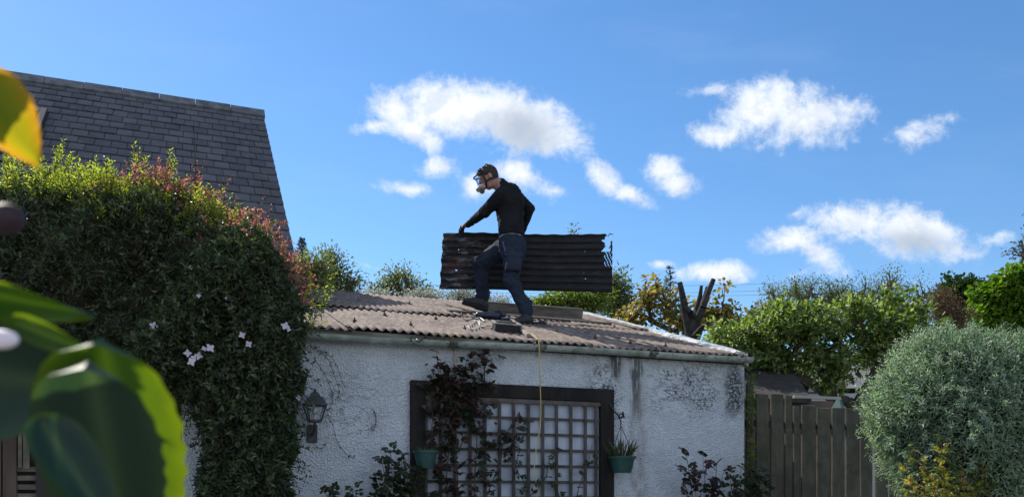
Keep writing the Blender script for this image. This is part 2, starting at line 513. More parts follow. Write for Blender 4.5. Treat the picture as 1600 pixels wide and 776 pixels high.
def corrugated(name, a0, a1, b0, b1, h0, h1, mat, parent, nb=14, jit=0.0):
    na = int((a1 - a0) / PITCH * 10) + 1
    ua = np.linspace(a0, a1, na); vb = np.linspace(b0, b1, nb)
    A, B = np.meshgrid(ua, vb, indexing='ij')
    edge = rng.normal(size=na) * 0.006
    B = B.copy(); B[:, 0] += edge + 0.01 * np.sin(ua * 7 + a0); B[:, -1] += edge[::-1]
    hh = h0 + (h1 - h0) * (B - b0) / (b1 - b0) + jit * np.sin(A * 2.3 + a0 * 5) * (1 - (B - b0) / (b1 - b0))
    Z = EAVE + B * tanr + AMP * np.cos(A / PITCH * 2 * PI) + hh
    top = np.stack([A, B, Z], -1).reshape(-1, 3); bot = top.copy(); bot[:, 2] -= 0.007
    idx = np.arange(na * nb).reshape(na, nb); q = np.stack([idx[:-1, :-1], idx[1:, :-1], idx[1:, 1:], idx[:-1, 1:]], -1).reshape(-1, 4)
    F = [q, q[:, ::-1] + na * nb]
    for line in (idx[:, 0], idx[::-1, -1], idx[::-1, 0 * 1] if False else idx[0, ::-1], idx[-1, :]):
        F.append(np.stack([line[:-1] + na * nb, line[1:] + na * nb, line[1:], line[:-1]], -1))
    me = np_mesh(name, np.concatenate([top, bot]), np.concatenate(F))
    return link(name, me, mat, parent)


lap = roof_at(600, 487).y
print('lap', lap, 'ridge', roof_at(600, 463).y, 'A1', A1, 'eave', EAVE)
RA0, RA1 = -2.25, A1 - 0.03
xs = [RA0 + 0.70 * i for i in range(8)]
for i in range(7):
    a0 = xs[i]; a1 = min(a0 + 0.70 + 0.06, RA1)
    if a1 - a0 < 0.1: continue
    e = 0.006 * (i % 2)
    corrugated('roof_sheet', a0, a1, -0.09 + random.uniform(-.015, .015), lap + 0.12, 0.0 + e, 0.0 + e, m_roof, shed, jit=0.006)
    corrugated('roof_sheet', a0 + 0.02, min(a1 + 0.02, RA1), lap + random.uniform(-.02, .02), BD + 0.08, 0.014 + e, 0.010 + e, m_roof, shed, jit=0.012)
m_rust = pbr('rusty_iron', (0.05, 0.03, 0.02), 0.8, (0.12, 0.05, 0.025), ns=30)
for (x, y) in [(519, 488), (601, 494), (554, 504), (681, 500), (642, 510), (726, 516), (870, 521), (930, 530), (985, 538), (900, 505), (960, 513), (560, 473), (640, 477), (1040, 543)]:
    q = roof_at(x, y); mb = MB(); mb.lathe([(0.0001, 0.042), (0.005, 0.040), (0.007, 0.022), (0.015, 0.018), (0.018, 0.0), (0.0001, 0)], (q.x, q.y, q.z + 0.008), 8)
    mb.build('roof_bolt', m_rust, shed)
# white mortar verge on the right slope edge
m_mortar = pbr('white_mortar', (0.62, 0.62, 0.60), 0.95, (0.30, 0.29, 0.27), ns=9, lo=0.42, hi=0.62, bump=1.0, bs=25)
V = []; F = []; nb = 70
for j in range(nb + 1):
    b = -0.04 + (BD + 0.10) * j / nb
    r = lambda k: 0.012 * math.sin(b * 9 + k) + random.uniform(-.008, .008)
    for a, z in ((A1 - 0.17 + r(1) * 2, 0.010), (A1 - 0.14 + r(2) * 2, 0.026 + r(3) * .4), (A1 - 0.06, 0.034 + r(4) * .4), (A1 + 0.01, 0.026 + r(5) * .4), (A1 + 0.02, -0.10), (A1 + 0.005, -0.10)):
        V.append((a, b, roof_z(b) + z))
for j in range(nb):
    for k in range(6):
        k2 = (k + 1) % 6; F.append((j * 6 + k, j * 6 + k2, (j + 1) * 6 + k2, (j + 1) * 6 + k))
mb = MB(); mb.add(V, F); mb.add(V[:6], [(0, 1, 2, 3, 4, 5)]); mb.build('verge', m_mortar, shed)
# timber fascia and gutter
m_tim = pbr('painted_fascia', (0.30, 0.31, 0.29), 0.8, (0.12, 0.12, 0.10), ns=6, stretch=(.4, 1, 2))
mb = MB(); mb.box((A0, -0.03, EAVE - 0.09), (A1 + 0.02, -0.002, EAVE - 0.03)); mb.build('fascia', m_tim, shed)
def gut_extra(t, v, c, b):
    n = t.noise(t.scaled(v, (1, 1, 2)), 14, 6, 0.7)
    c = t.mix(t.math('MULTIPLY', t.smooth(n, 0.5, 0.68), 0.8), c, (0.07, 0.08, 0.06))
    return c
m_gut = pbr('aged_gutter', (0.37, 0.39, 0.36), 0.7, (0.20, 0.23, 0.20), ns=4, extra=gut_extra, bump=0.2)
g0 = loc(on_plane(470, 520, ORG - N * 0.10, N)); g1 = loc(on_plane(1172, 558, ORG - N * 0.10, N))
GA, GB = -2.7, A1 + 0.005


def gut_z(a): return g0.z + (g1.z - g0.z) * (a - g0.x) / (g1.x - g0.x) - 0.006 * math.sin((a - g0.x) * 2.1)


def gutter_seg(a0, a1, r, name, mat, par):
    V = []; F = []; n = 9; m_ = max(2, int((a1 - a0) / 0.1)); bc = -0.10
    for i in range(m_ + 1):
        a = a0 + (a1 - a0) * i / m_; z = gut_z(a)
        for rr in (r, r - 0.005):
            for k in range(n):
                t_ = PI + PI * k / (n - 1)
                V.append((a, bc + rr * math.cos(t_), z + rr * math.sin(t_) * 0.95))
    w_ = 2 * n
    for i in range(m_):
        o = i * w_
        for k in range(n - 1):
            F.append((o + k, o + k + 1, o + w_ + k + 1, o + w_ + k)); F.append((o + n + k + 1, o + n + k, o + w_ + n + k, o + w_ + n + k + 1))
        F.append((o, o + w_, o + w_ + n, o + n)); F.append((o + n - 1, o + 2 * n - 1, o + w_ + 2 * n - 1, o + w_ + n - 1))
    for o in (0, m_ * w_):
        for k in range(n - 1): F.append((o + k, o + k + 1, o + n + k + 1, o + n + k))
    mb = MB(); mb.add(V, F); return mb.build(name, mat, par, smooth=False)


gut = empty('gutter', ORG, TH); tag(gut, 'weathered grey green half round gutter along the eaves of the white outbuilding', 'gutter')
gutter_seg(GA, GB, 0.052, 'channel', m_gut, gut)
for x in (702, 836, 1008): a = W(x, 535).x; gutter_seg(a - 0.035, a + 0.035, 0.058, 'joint', pbr('gutter_joint', (0.16, 0.17, 0.15), 0.8, (0.05, 0.04, 0.03), ns=25), gut)
for x in (500, 575, 650, 776, 905, 960, 1075, 1140):
    a = W(x, 535).x; gutter_seg(a - 0.012, a + 0.012, 0.056, 'bracket', m_gut, gut)
mb = MB()                                    # end cap
V = [(GB, -0.10, gut_z(GB))] + [(GB, -0.10 + 0.053 * math.cos(PI + PI * k / 10), gut_z(GB) + 0.053 * math.sin(PI + PI * k / 10)) for k in range(11)]
mb.add(V, [(0, k, k + 1) for k in range(1, 11)]); mb.build('end_cap', m_gut, gut)
# leaf litter standing over the gutter edge
ll = Leaves()
for x in (640, 648, 690, 700, 1005, 1012, 1140, 830):
    a = W(x, 530).x; p = L2W(a, -0.13, gut_z(a) + 0.0); n = 14
    P = np.array(p)[None] + rng.normal(size=(n, 3)) * (0.03, 0.015, 0.02); ll.add(P, rdir(n, -0.2), rdir(n), 0.035, 0.02)
m_dead = leafmat('dead_leaves', [(0.03, 0.02, 0.012), (0.08, 0.05, 0.025), (0.05, 0.045, 0.02)], trans=0.2)
o = ll.build('leaf_litter', m_dead); tag(o, 'dead brown leaves caught along the gutter lip', 'leaf litter', kind='stuff')

# thin beige pipe and black cable running down behind the trellis
q0 = W(711, 541, -0.02); q1 = W(711, 600, -0.02)
mb = MB(); mb.tube([q0, q1, (q1.x, q1.y, 1.0)], 0.008, 8)
pp = mb.build('wall_pipe', pbr('beige_pvc', (0.45, 0.38, 0.28), 0.5)); pp.location = ORG; pp.rotation_euler = (0, 0, TH)
tag(pp, 'thin beige pipe running down the white wall into the trellis', 'pipe')
mb = MB(); mb.tube([W(757, 540, -0.016), W(757, 620, -0.016), (W(757, 620).x, -0.016, 1.0)], 0.005, 6)
cb_ = empty('wall_cable', ORG, TH); tag(cb_, 'black cable clipped to the white wall beneath the gutter, right of the beige pipe', 'cable')
m_black = pbr('black_plastic', (0.015, 0.015, 0.017), 0.5)
mb.build('cable', m_black, cb_); q = W(760, 546, -0.05); mb = MB(); mb.lathe([(0.001, 0.03), (0.028, 0.03), (0.03, 0.0), (0.022, -0.035), (0.001, -0.04)], q, 12); mb.build('clip', m_black, cb_, smooth=True)

# ------------------------------------------------------------------ boards left on the roof
m_board = pbr('grey_old_board', (0.20, 0.18, 0.16), 0.85, (0.10, 0.09, 0.085), ns=8, stretch=(.3, 3, 3), bump=0.4)


def roofbox(name, p, q, w, h, mat, parent=None):
    mb = MB(); mb.bar(p, q, w, h, up=(0, -math.sin(RP), math.cos(RP))); return mb.build(name, mat, parent, bevel=0.004)


def in_shed(o):
    o.location = ORG; o.rotation_euler = (0, 0, TH); return o


b1 = roof_at(742, 489, 0.075); b2 = roof_at(909, 500, 0.075)
tag(in_shed(roofbox('ridge_board', b1, b2, 0.05, 0.13, m_board)), 'grey weathered timber board on edge across the top of the roof behind the man', 'board')
b1 = roof_at(700, 490, 0.035); b2 = roof_at(953, 509, 0.03)
tag(in_shed(roofbox('loose_plank', b1, b2, 0.10, 0.022, pbr('dark_plank', (0.07, 0.055, 0.05), 0.9, (0.13, 0.1, 0.08), ns=12, stretch=(.3, 3, 3)))), 'thin dark plank lying flat on the corrugated roof in front of the grey board', 'plank')
b1 = roof_at(700, 480, 0.03); b2 = roof_at(758, 494, 0.03)
tag(in_shed(roofbox('roof_batten', b1, b2, 0.06, 0.03, pbr('pale_wood', (0.36, 0.30, 0.24), 0.8, (0.22, 0.18, 0.14), ns=15))), 'short pale batten lying on the roof beneath the raised boot', 'batten')

# ------------------------------------------------------------------ tools and leads beside the boots
tool = empty('power_tool', ORG, TH); tag(tool, 'dark blue and black power tool lying on the roof between the boots', 'power tool')
c = roof_at(764, 500, 0.05)
m_blue = pbr('blue_black_plastic', (0.02, 0.035, 0.07), 0.4, (0.01, 0.012, 0.02), ns=20)
mb = MB(); dx = Vector((0.14, -0.02, 0.0))
mb.tube([c - dx, c - dx * .8, c - dx * .2, c + dx * .35, c + dx * .8, c + dx], [0.02, 0.034, 0.038, 0.045, 0.052, 0.04], 12); mb.build('motor_body', m_blue, tool, smooth=True)
mb = MB(); mb.tube([c + dx * .7 + Vector((0, 0, 0)), c + dx * .8 + Vector((0, -.05, .0)), c + dx * .85 + Vector((0, -.14, -.02))], [0.018, 0.014, 0.017], 10); mb.build('side_handle', m_black, tool, smooth=True)
mb = MB(); mb.lathe([(0.001, 0.012), (0.05, 0.012), (0.062, 0.0), (0.055, -0.012), (0.001, -0.012)], c + dx * 1.1 + Vector((0.01, 0, -.025)), 18); mb.build('guard', pbr('worn_steel', (0.35, 0.36, 0.38), 0.35, metal=0.9), tool, smooth=True)


def lead(px, h=0.02): return smooth_curve([roof_at(x, y, h + (0.02 * (i % 3 == 1))) for i, (x, y) in enumerate(px)], 6)


mb = MB(); mb.tube(lead([(752, 500), (742, 497), (736, 491), (728, 487), (722, 490), (722, 497), (729, 503), (742, 504), (752, 503)]), 0.0055, 6)
tag(in_shed(mb.build('black_lead', m_black)), 'loop of thin black electric lead beside the tool under the raised boot', 'cable')
m_wlead = pbr('white_flex', (0.60, 0.58, 0.52), 0.5)
mb = MB(); mb.tube(lead([(757, 504), (748, 502), (740, 507), (733, 513), (731, 516), (738, 518), (748, 514), (750, 508), (747, 505), (752, 512), (760, 515), (768, 512), (775, 514)]), 0.0055, 6)
tag(in_shed(mb.build('white_lead', m_wlead)), 'coil of pale flex lying on the roof sheets left of the black tray', 'cable')
mb = MB(); mb.tube(lead([(690, 501), (660, 499), (700, 500), (722, 500), (745, 502)]), 0.004, 6)
# shallow black tray
tray = empty('tool_tray', ORG, TH); tag(tray, 'low black tool tray with pale rim near the gutter beside the standing boot', 'tool tray')
c = roof_at(790, 518, 0.0); T = Matrix.Translation(c) @ Matrix.Rotation(RP, 4, 'X') @ Matrix.Rotation(R(-12), 4, 'Z')
mb = MB(); w_, d_, h_ = 0.115, 0.12, 0.075
mb.box((-w_, -d_, 0.012), (w_, d_, 0.022), M=T)
for p0, p1 in (((-w_, -d_, .022), (w_, -d_ + .008, h_)), ((-w_, d_ - .008, .022), (w_, d_, h_)), ((-w_, -d_ + .008, .022), (-w_ + .008, d_ - .008, h_)), ((w_ - .008, -d_ + .008, .022), (w_, d_ - .008, h_))): mb.box(p0, p1, M=T)
mb.build('bin', m_black, tray)
mb = MB(); e_ = 0.012
for p0, p1 in (((-w_ - e_, -d_ - e_, h_), (w_ + e_, -d_ + e_, h_ + .012)), ((-w_ - e_, d_ - e_, h_), (w_ + e_, d_ + e_, h_ + .012)), ((-w_ - e_, -d_ + e_, h_), (-w_ + e_, d_ - e_, h_ + .012)), ((w_ - e_, -d_ + e_, h_), (w_ + e_, d_ - e_, h_ + .012))): mb.box(p0, p1, M=T)
mb.build('rim', pbr('worn_grey', (0.30, 0.29, 0.27), 0.7, (0.12, 0.11, 0.1), ns=20), tray)
mb = MB(); mb.tube([T @ Vector((-.05, 0, h_)), T @ Vector((-.05, 0, h_ + .03)), T @ Vector((.05, 0, h_ + .03)), T @ Vector((.05, 0, h_))], 0.008, 6); mb.build('handle', m_black, tray)
b1 = roof_at(800, 512, 0.07); b2 = roof_at(826, 529, 0.03)
tag(in_shed(roofbox('wooden_stake', b1, b2, 0.035, 0.03, pbr('pale_wood', (0.36, 0.30, 0.24), 0.8))), 'short wooden stake leaning from the black tray to the gutter', 'stake')
# pry bar
mb = MB(); mb.tube(smooth_curve([roof_at(838, 510, 0.03), roof_at(846, 509, 0.05), roof_at(852, 511, 0.04), roof_at(812, 506, 0.03)], 4), 0.009, 6)
tag(in_shed(mb.build('pry_bar', m_black)), 'small black pry bar lying by the heel of the standing boot', 'pry bar')

# rope over the gutter
g = lambda x, y, b: W(x, y, b)
pts = [roof_at(822, 528, 0.03), roof_at(830, 527, 0.03), W(838, 528, -0.10), W(842, 534, -0.165), W(843, 560, -0.17), W(844, 600, -0.16), W(845, 632, -0.12), W(844, 665, -0.11), W(838, 700, -0.10), W(835, 730, -0.10), W(840, 776, -0.10), W(838, 830, -0.1)]
mb = MB(); mb.tube(smooth_curve(pts, 6), 0.0048, 6)
tag(in_shed(mb.build('yellow_rope', pbr('yellow_rope', (0.50, 0.38, 0.14), 0.8, bump=0.4, bs=200))), 'thin yellow rope hanging from the roof over the gutter in front of the trellis', 'rope')

# ------------------------------------------------------------------ trellis and its dark frame
tr = empty('trellis', ORG, TH); tag(tr, 'square wooden lattice set in a wide black timber frame on the white wall', 'trellis')
m_blk = pbr('black_timber', (0.010, 0.010, 0.011), 0.8, (0.024, 0.020, 0.018), ns=7, stretch=(1, 1, .3), bump=0.3, spec=.2)
m_lat = pbr('brown_lattice', (0.045, 0.037, 0.034), 0.85, (0.08, 0.070, 0.066), ns=9, bump=0.3)
L0, L1 = W(640, 650).x, W(662, 650).x; R0, R1 = W(935, 650).x, W(955.5, 650).x
TT = (W(642, 592).z + W(953, 611).z) / 2; TBm = TT - 0.115
zb = 0.35
mb = MB(); mb.box((L0, -0.055, zb), (L1, -0.002, TT)); mb.build('frame_post', m_blk, tr, bevel=0.004)
mb = MB(); mb.box((R0, -0.055, zb), (R1, -0.002, TT)); mb.build('frame_post', m_blk, tr, bevel=0.004)
mb = MB(); mb.box((L1, -0.055, TBm), (R0, -0.002, TT)); mb.build('frame_head', m_blk, tr, bevel=0.004)
mb = MB(); mb.box((L1 + .002, -0.010, zb), (R0 - .002, -0.003, TBm)); mb.build('back_panel', pbr('white_board', (0.42, 0.46, 0.53), 0.7, (0.28, 0.31, 0.37), ns=4), tr)
mb = MB()
for x in (665.6, 688.6, 711.5, 734.5, 758, 781, 803, 826, 848.5, 870, 892.5, 915, 932):
    a = W(x, 690, -0.045).x; mb.box((a - 0.013, -0.046, zb + .01), (a + 0.013, -0.034, TBm - 0.004), jit=0.001)
zt = [W(800, y, -0.04).z for y in (627, 652, 677, 702, 727, 752, 777)]
stp = (zt[0] - zt[-1]) / 6
for k in range(14):
    z = zt[0] - stp * k
    if z < zb + .03: break
    mb.box((L1 + .004, -0.033, z - 0.011), (R0 - .004, -0.022, z + 0.011), jit=0.001)
mb.build('lattice', m_lat, tr)
mb = MB(); mb.box((L1 + .004, -0.050, TBm - 0.040), (R0 - .004, -0.0475, TBm - 0.006)); mb.build('top_slat', pbr('brown_slat', (0.13, 0.11, 0.10), 0.85, (0.08, 0.065, 0.055), ns=9), tr)

# ------------------------------------------------------------------ planters
m_pot = pbr('green_plastic', (0.018, 0.075, 0.065), 0.45, (0.012, 0.05, 0.045), ns=10)
m_soil = pbr('soil', (0.03, 0.022, 0.015), 1)


def pot(c, r, h, label, hook=None):
    e = empty('hanging_planter', L2W(*c)); tag(e, label, 'planter', 'green plastic planters hung on the trellis frame')
    mb = MB(); mb.lathe([(r * .66, 0), (r * .92, h * .86), (r * 1.03, h * .86), (r * 1.05, h), (r * .95, h), (r * .88, h * .8), (r * .60, 0.01), (0.0001, 0.01)], (0, 0, 0), 32)
    mb.add([(r * .66 * math.cos(2 * PI * k / 32), r * .66 * math.sin(2 * PI * k / 32), 0) for k in range(32)], [tuple(reversed(range(32)))])
    mb.build('pot', m_pot, e, smooth=False)
    mb = MB(); mb.add([(r * .89 * math.cos(2 * PI * k / 24), r * .89 * math.sin(2 * PI * k / 24), h * .84) for k in range(24)], [tuple(range(24))]); mb.build('soil', m_soil, e)
    if hook:
        hk = Vector(hook) - Vector(c); hk = U * hk.x + N * hk.y + Vector((0, 0, hk.z)); top = hk - Vector((0, 0, .05))
        for k in range(3):
            a = R(20 + 120 * k); mb = MB(); mb.tube([(r * math.cos(a), r * math.sin(a), h), top], 0.0028, 5); mb.build('hanger_wire', m_black, e)
        mb = MB(); mb.tube(smooth_curve([top, top + Vector((0, 0, .04)), top + Vector((-.02, 0, .075)), top + Vector((.0, 0, .10)), top + Vector((.025, 0, .085)), top + Vector((.03, 0, .06))], 5), 0.006, 6); mb.build('hook', m_black, e)
    return e


def grass_tuft(name, e, c, r, n, h, label, mat):
    lv = Leaves(); a = rng.random(n) * 2 * PI; q = np.sqrt(rng.random(n)) * r
    P = np.array(c)[None] + np.stack([q * np.cos(a), q * np.sin(a), np.zeros(n)], 1)
    D = np.stack([np.cos(a) * .5, np.sin(a) * .5, np.ones(n)], 1) + rng.normal(size=(n, 3)) * .2
    lv.add(P, D, rdir(n), h * (.5 + rng.random(n) * .6), 0.006, shape='lance', curl=0.25)
    o = lv.build(name, mat); o.parent = e
    return tag(o, label)


m_strap = leafmat('strap_leaves', [(0.04, 0.07, 0.03), (0.10, 0.13, 0.06), (0.16, 0.15, 0.09)])
c = W(972, 738, -0.17); r = (W(991, 712, -.17) - W(953, 712, -.17)).x / 2
e = pot((c.x, c.y, c.z), r, 0.145, 'green plastic planter hanging on wires from a hook, right of the trellis', hook=W(970, 655, -.17))
grass_tuft('straggly_plant', e, (0, 0, .125), r * .75, 70, 0.20, None, m_strap)
mb = MB(); hk = W(970, 652, -.17); mb.tube(smooth_curve([W(952, 630, -0.055), W(958, 640, -.08), W(964, 646, -.13), hk, W(974, 648, -.19), W(973, 643, -.2)], 5), 0.008, 6)
tag(in_shed(mb.build('wall_hook', m_black)), 'curved black iron bracket on the right frame post holding the wired planter', 'hook')
c = W(665, 731, -0.17); r = (W(684, 706, -.17) - W(646, 706, -.17)).x / 2
e = pot((c.x, c.y, c.z), r, 0.145, 'green plastic planter fixed low on the left post of the trellis')
grass_tuft('straggly_plant', e, (0, 0, .125), r * .6, 40, 0.06, None, m_strap)
mb = MB(); mb.box((-0.02, r * .8, .10), (0.02, 0.125, .135)); o = mb.build('bracket', m_black, e); o.rotation_euler = (0, 0, TH)

# ------------------------------------------------------------------ wall lantern
lan = empty('wall_lantern', ORG, TH); tag(lan, 'black metal carriage lantern with clear panes on the white wall beside the climber', 'lantern')
c = W(492, 657, -0.16); H_ = (W(492, 632, -.16).z - c.z)
m_iron = pbr('black_iron', (0.02, 0.02, 0.022), 0.5, (0.05, 0.05, 0.05), ns=30)
rb, rt = 0.042, 0.078
mb = MB()
for sx, sy in ((-1, -1), (1, -1), (1, 1), (-1, 1)): mb.bar((c.x + sx * rb, c.y + sy * rb, c.z), (c.x + sx * rt, c.y + sy * rt, c.z + H_), .010, .010, up=(1, .3, 0))
for r_, z in ((rb, 0), (rt, H_)):
    for (ax, ay), (bx_, by_) in (((-1, -1), (1, -1)), ((1, -1), (1, 1)), ((1, 1), (-1, 1)), ((-1, 1), (-1, -1))): mb.bar((c.x + ax * r_, c.y + ay * r_, c.z + z), (c.x + bx_ * r_, c.y + by_ * r_, c.z + z), .014, .014)
mb.box((c.x - rb, c.y - rb, c.z - .012), (c.x + rb, c.y + rb, c.z - .004)); mb.build('frame', m_iron, lan)
mb = MB(); rr = [(0.095, 0), (0.088, .015), (0.060, .055), (0.045, .06), (0.035, .085), (0.012, .095), (0.014, .11), (0.0001, .118)]
mb.lathe([(a_ * 1.15, z + H_ + .006) for a_, z in rr], c, 4); o = mb.build('roof', m_iron, lan)
me = o.data; me.transform(Matrix.Translation(c) @ Matrix.Rotation(R(45), 4, 'Z') @ Matrix.Translation(-Vector(c)))
mg = bpy.data.materials.new('lantern_glass'); mg.use_nodes = True; b_ = mg.node_tree.nodes['Principled BSDF']; b_.inputs['Transmission Weight'].default_value = 0.95; b_.inputs['Roughness'].default_value = 0.08; b_.inputs['IOR'].default_value = 1.05; b_.inputs['Base Color'].default_value = (.85, .9, .92, 1)
for (ax, ay), (bx_, by_) in (((-1, -1), (1, -1)), ((1, -1), (1, 1)), ((-1, 1), (-1, -1))):
    mb = MB(); k = .95; mb.add([(c.x + ax * rb * k, c.y + ay * rb * k, c.z + .008), (c.x + bx_ * rb * k, c.y + by_ * rb * k, c.z + .008), (c.x + bx_ * rt * k, c.y + by_ * rt * k, c.z + H_ - .008), (c.x + ax * rt * k, c.y + ay * rt * k, c.z + H_ - .008)], [(0, 1, 2, 3)])
    mb.build('pane', mg, lan)
mb = MB(); mb.tube([(c.x, c.y, c.z), (c.x, c.y, c.z + .05)], .012, 10); mb.lathe([(0.0001, .05), (.018, .055), (.024, .08), (.015, .105), (.0001, .115)], c, 12); mb.build('bulb', pbr('bulb_glass', (0.6, 0.6, 0.58), 0.2), lan, smooth=True)
mb = MB(); mb.tube(smooth_curve([(c.x, -.01, c.z - .09), (c.x, -.07, c.z - .10), (c.x, -.14, c.z - .07), (c.x, c.y, c.z - .01)], 4), .010, 8); mb.build('arm', m_iron, lan)
mb = MB(); mb.box((c.x - .04, -.02, c.z - .16), (c.x + .04, -.003, c.z - .02)); mb.build('back_plate', m_iron, lan, bevel=.004)

# ------------------------------------------------------------------ the slate roofed house on the left
HC = at(408, 180, 12.0)                      # right end of the ridge
HP = math.atan(0.80)
hrs = N * math.cos(HP) + Vector((0, 0, math.sin(HP)))      # up the slope
hn = U.cross(hrs)                                          # roof normal
HL = 5.6                                                   # slope length
def hpt(s, d, h=0.0): return HC + U * s - hrs * d + hn * h # s to the right of the corner, d down the slope
def hpix(x, y):
    p = on_plane(x, y, HC, hn) - HC; return p.dot(U), -p.dot(hrs)
house = root('slate_house', (HC.x - 3, HC.y - 1.5, 0)); tag(house, 'neighbouring house with a steep dark slate roof and skylight behind the climbers', 'house')
print('slate px test', hpix(150, 200), hpix(174, 203), hpix(150, 210))
m_slate = bpy.data.materials.new('slate'); m_slate.use_nodes = True
t = NT(m_slate.node_tree); b_ = t.n['Principled BSDF']; a_ = t.node('ShaderNodeAttribute', attribute_name='rnd'); tc = t.node('ShaderNodeTexCoord')
cr = t.node('ShaderNodeValToRGB'); t.l.new(a_.outputs['Fac'], cr.inputs[0]); e = cr.color_ramp.elements
e[0].color = (0.062, 0.066, 0.086, 1); e[1].color = (0.105, 0.108, 0.132, 1)
c_ = t.mix(t.math('MULTIPLY', t.smooth(t.noise(tc.outputs['Object'], 9, 6, .7), .5, .7), .6), cr.outputs[0], (0.16, 0.14, 0.12))
c_ = t.mix(t.math('MULTIPLY', t.smooth(t.noise(tc.outputs['Object'], 1.2, 4, .6), .45, .7), .4), c_, (0.05, 0.05, 0.05))
t.set(b_.inputs['Base Color'], c_); b_.inputs['Roughness'].default_value = 0.62; b_.inputs['Specular IOR Level'].default_value = 0.3
bn = t.node('ShaderNodeBump'); bn.inputs['Strength'].default_value = .4; bn.inputs['Distance'].default_value = .005; t.l.new(t.noise(tc.outputs['Object'], 40, 5), bn.inputs['Height']); t.l.new(bn.outputs[0], b_.inputs['Normal'])
ex, sw = 0.0, 0.0
s_a, d_a = hpix(300, 210); s_b, d_b = hpix(300, 219.5); ex = abs(d_b - d_a)
s_a, _ = hpix(288, 250); s_b, _ = hpix(312, 253.6); sw = abs(s_b - s_a)
print('exposure', ex, 'width', sw)
V = []; F = []; A_ = []
nrow = int(HL / ex); LEFT = -9.5
sk = [hpix(-70, 150), hpix(62, 250)]
SK0, SK1 = -99, hpix(63, 215)[0]; SD0, SD1 = hpix(66, 180)[1], hpix(60, 254)[1]
SK0 = SK1 - 1.05
for j in range(nrow):
    d1 = ex * (j + 1) + 0.06; d0 = d1 - ex * 1.6
    x = 0.03
    first = True
    while x > LEFT:
        w_ = (sw * .5 if (first and j % 2 == 0) else sw) + (.03 if first else 0); first = False
        w_ += random.uniform(-.01, .01)
        x0, x1 = x - w_, x; x = x0
        if x1 > SK0 and x0 < SK1 and d1 > SD0 + .05 and d0 < SD1 - .05:
            if x1 - SK1 > .03: x0 = SK1
            else: continue
        o = len(V); g_ = 0.003; dj = random.uniform(-.006, .006); lift = 0.028 + random.uniform(-.002, .005)
        for (s_, d_, h_) in ((x0 + g_, d0, .0), (x1 - g_, d0, .0), (x1 - g_, d1 + dj, lift), (x0 + g_, d1 + dj + random.uniform(-.004, .004), lift), (x1 - g_, d1 + dj, lift - .012), (x0 + g_, d1 + dj, lift - .012)):
            V.append(hpt(s_, d_, h_))
        F += [(o + 3, o + 2, o + 1, o), (o + 5, o + 4, o + 2, o + 3)]; A_ += [random.random()] * 6
me = np_mesh('roof', [tuple(v) for v in V], F, {'rnd': A_}); rf = link('roof', me, m_slate, house)
m_dark = pbr('roofing_felt', (0.012, 0.012, 0.014), 0.9)
mb = MB(); T4 = [hpt(0, 0, -.02), hpt(LEFT, 0, -.02), hpt(LEFT, HL, -.02), hpt(0, HL, -.02)]; B4 = [hpt(0, 0, -.12), hpt(LEFT, 0, -.12), hpt(LEFT, HL, -.12), hpt(0, HL, -.12)]
mb.add(T4 + B4, [(0, 1, 2, 3), (7, 6, 5, 4), (0, 3, 7, 4), (1, 5, 6, 2), (0, 4, 5, 1), (3, 2, 6, 7)]); mb.build('roof_deck', m_dark, house)
# rear slope
brs = N * math.cos(HP) - Vector((0, 0, math.sin(HP)))
mb = MB(); mb.add([hpt(0, -.0, .0), hpt(LEFT, 0, .0), hpt(LEFT, 0) + brs * HL, hpt(0, 0) + brs * HL], [(0, 3, 2, 1)]); mb.build('rear_slope', m_slate, house)
m_ridge = pbr('ridge_capping', (0.075, 0.078, 0.085), 0.75, (0.15, 0.15, 0.15), ns=7, stretch=(1, 1, 1), bump=.3)
mb = MB(); k = 0
x = 0.04
while x > LEFT:
    x0 = x - 0.45; j_ = random.uniform(-.004, .004)
    V4 = [hpt(x, .16, .045 + j_), hpt(x, 0, .06 + j_) + Vector((0, 0, .02)), hpt(x, 0, 0) + brs * .16 + Vector((0, 0, .03)), hpt(x0 + .006, .16, .045 + j_), hpt(x0 + .006, 0, .06 + j_) + Vector((0, 0, .02)), hpt(x0 + .006, 0, 0) + brs * .16 + Vector((0, 0, .03)), hpt(x, .16, .015), hpt(x0 + .006, .16, .015)]
    mb.add(V4, [(0, 1, 4, 3), (1, 2, 5, 4), (6, 0, 3, 7), (0, 6, 2, 1), (3, 4, 5, 7)]); x = x0
mb.build('ridge_cap', m_ridge, house)
mb = MB(); mb.bar(hpt(-.02, -.02, -.07), hpt(-.02, HL, -.07), .03, .12, up=hn); mb.build('bargeboard', pbr('dark_bargeboard', (0.03, 0.03, 0.032), 0.8), house)
# walls below the roof
eL = hpt(0, HL - .25); wz = eL.z - .1
q = []
fr = [hpt(-.15, HL - .25), hpt(LEFT, HL - .25)]; bk = [hpt(-.15, 0) + brs * (HL - .25), hpt(LEFT, 0) + brs * (HL - .25)]; tp = [hpt(-.15, .15), hpt(LEFT, .15)]
mb = MB(); dz = Vector((0, 0, -.13))
vs = [Vector((fr[0].x, fr[0].y, 0)), fr[0] + dz, tp[0] + dz, bk[0] + dz, Vector((bk[0].x, bk[0].y, 0)), Vector((fr[1].x, fr[1].y, 0)), fr[1] + dz, tp[1] + dz, bk[1] + dz, Vector((bk[1].x, bk[1].y, 0))]
mb.add(vs, [(4, 3, 2, 1, 0), (5, 6, 7, 8, 9), (0, 1, 6, 5), (4, 9, 8, 3)]); mb.build('wall', pbr('house_render', (0.35, 0.33, 0.30), .9, (0.25, 0.24, 0.22), ns=5, bump=.5), house)
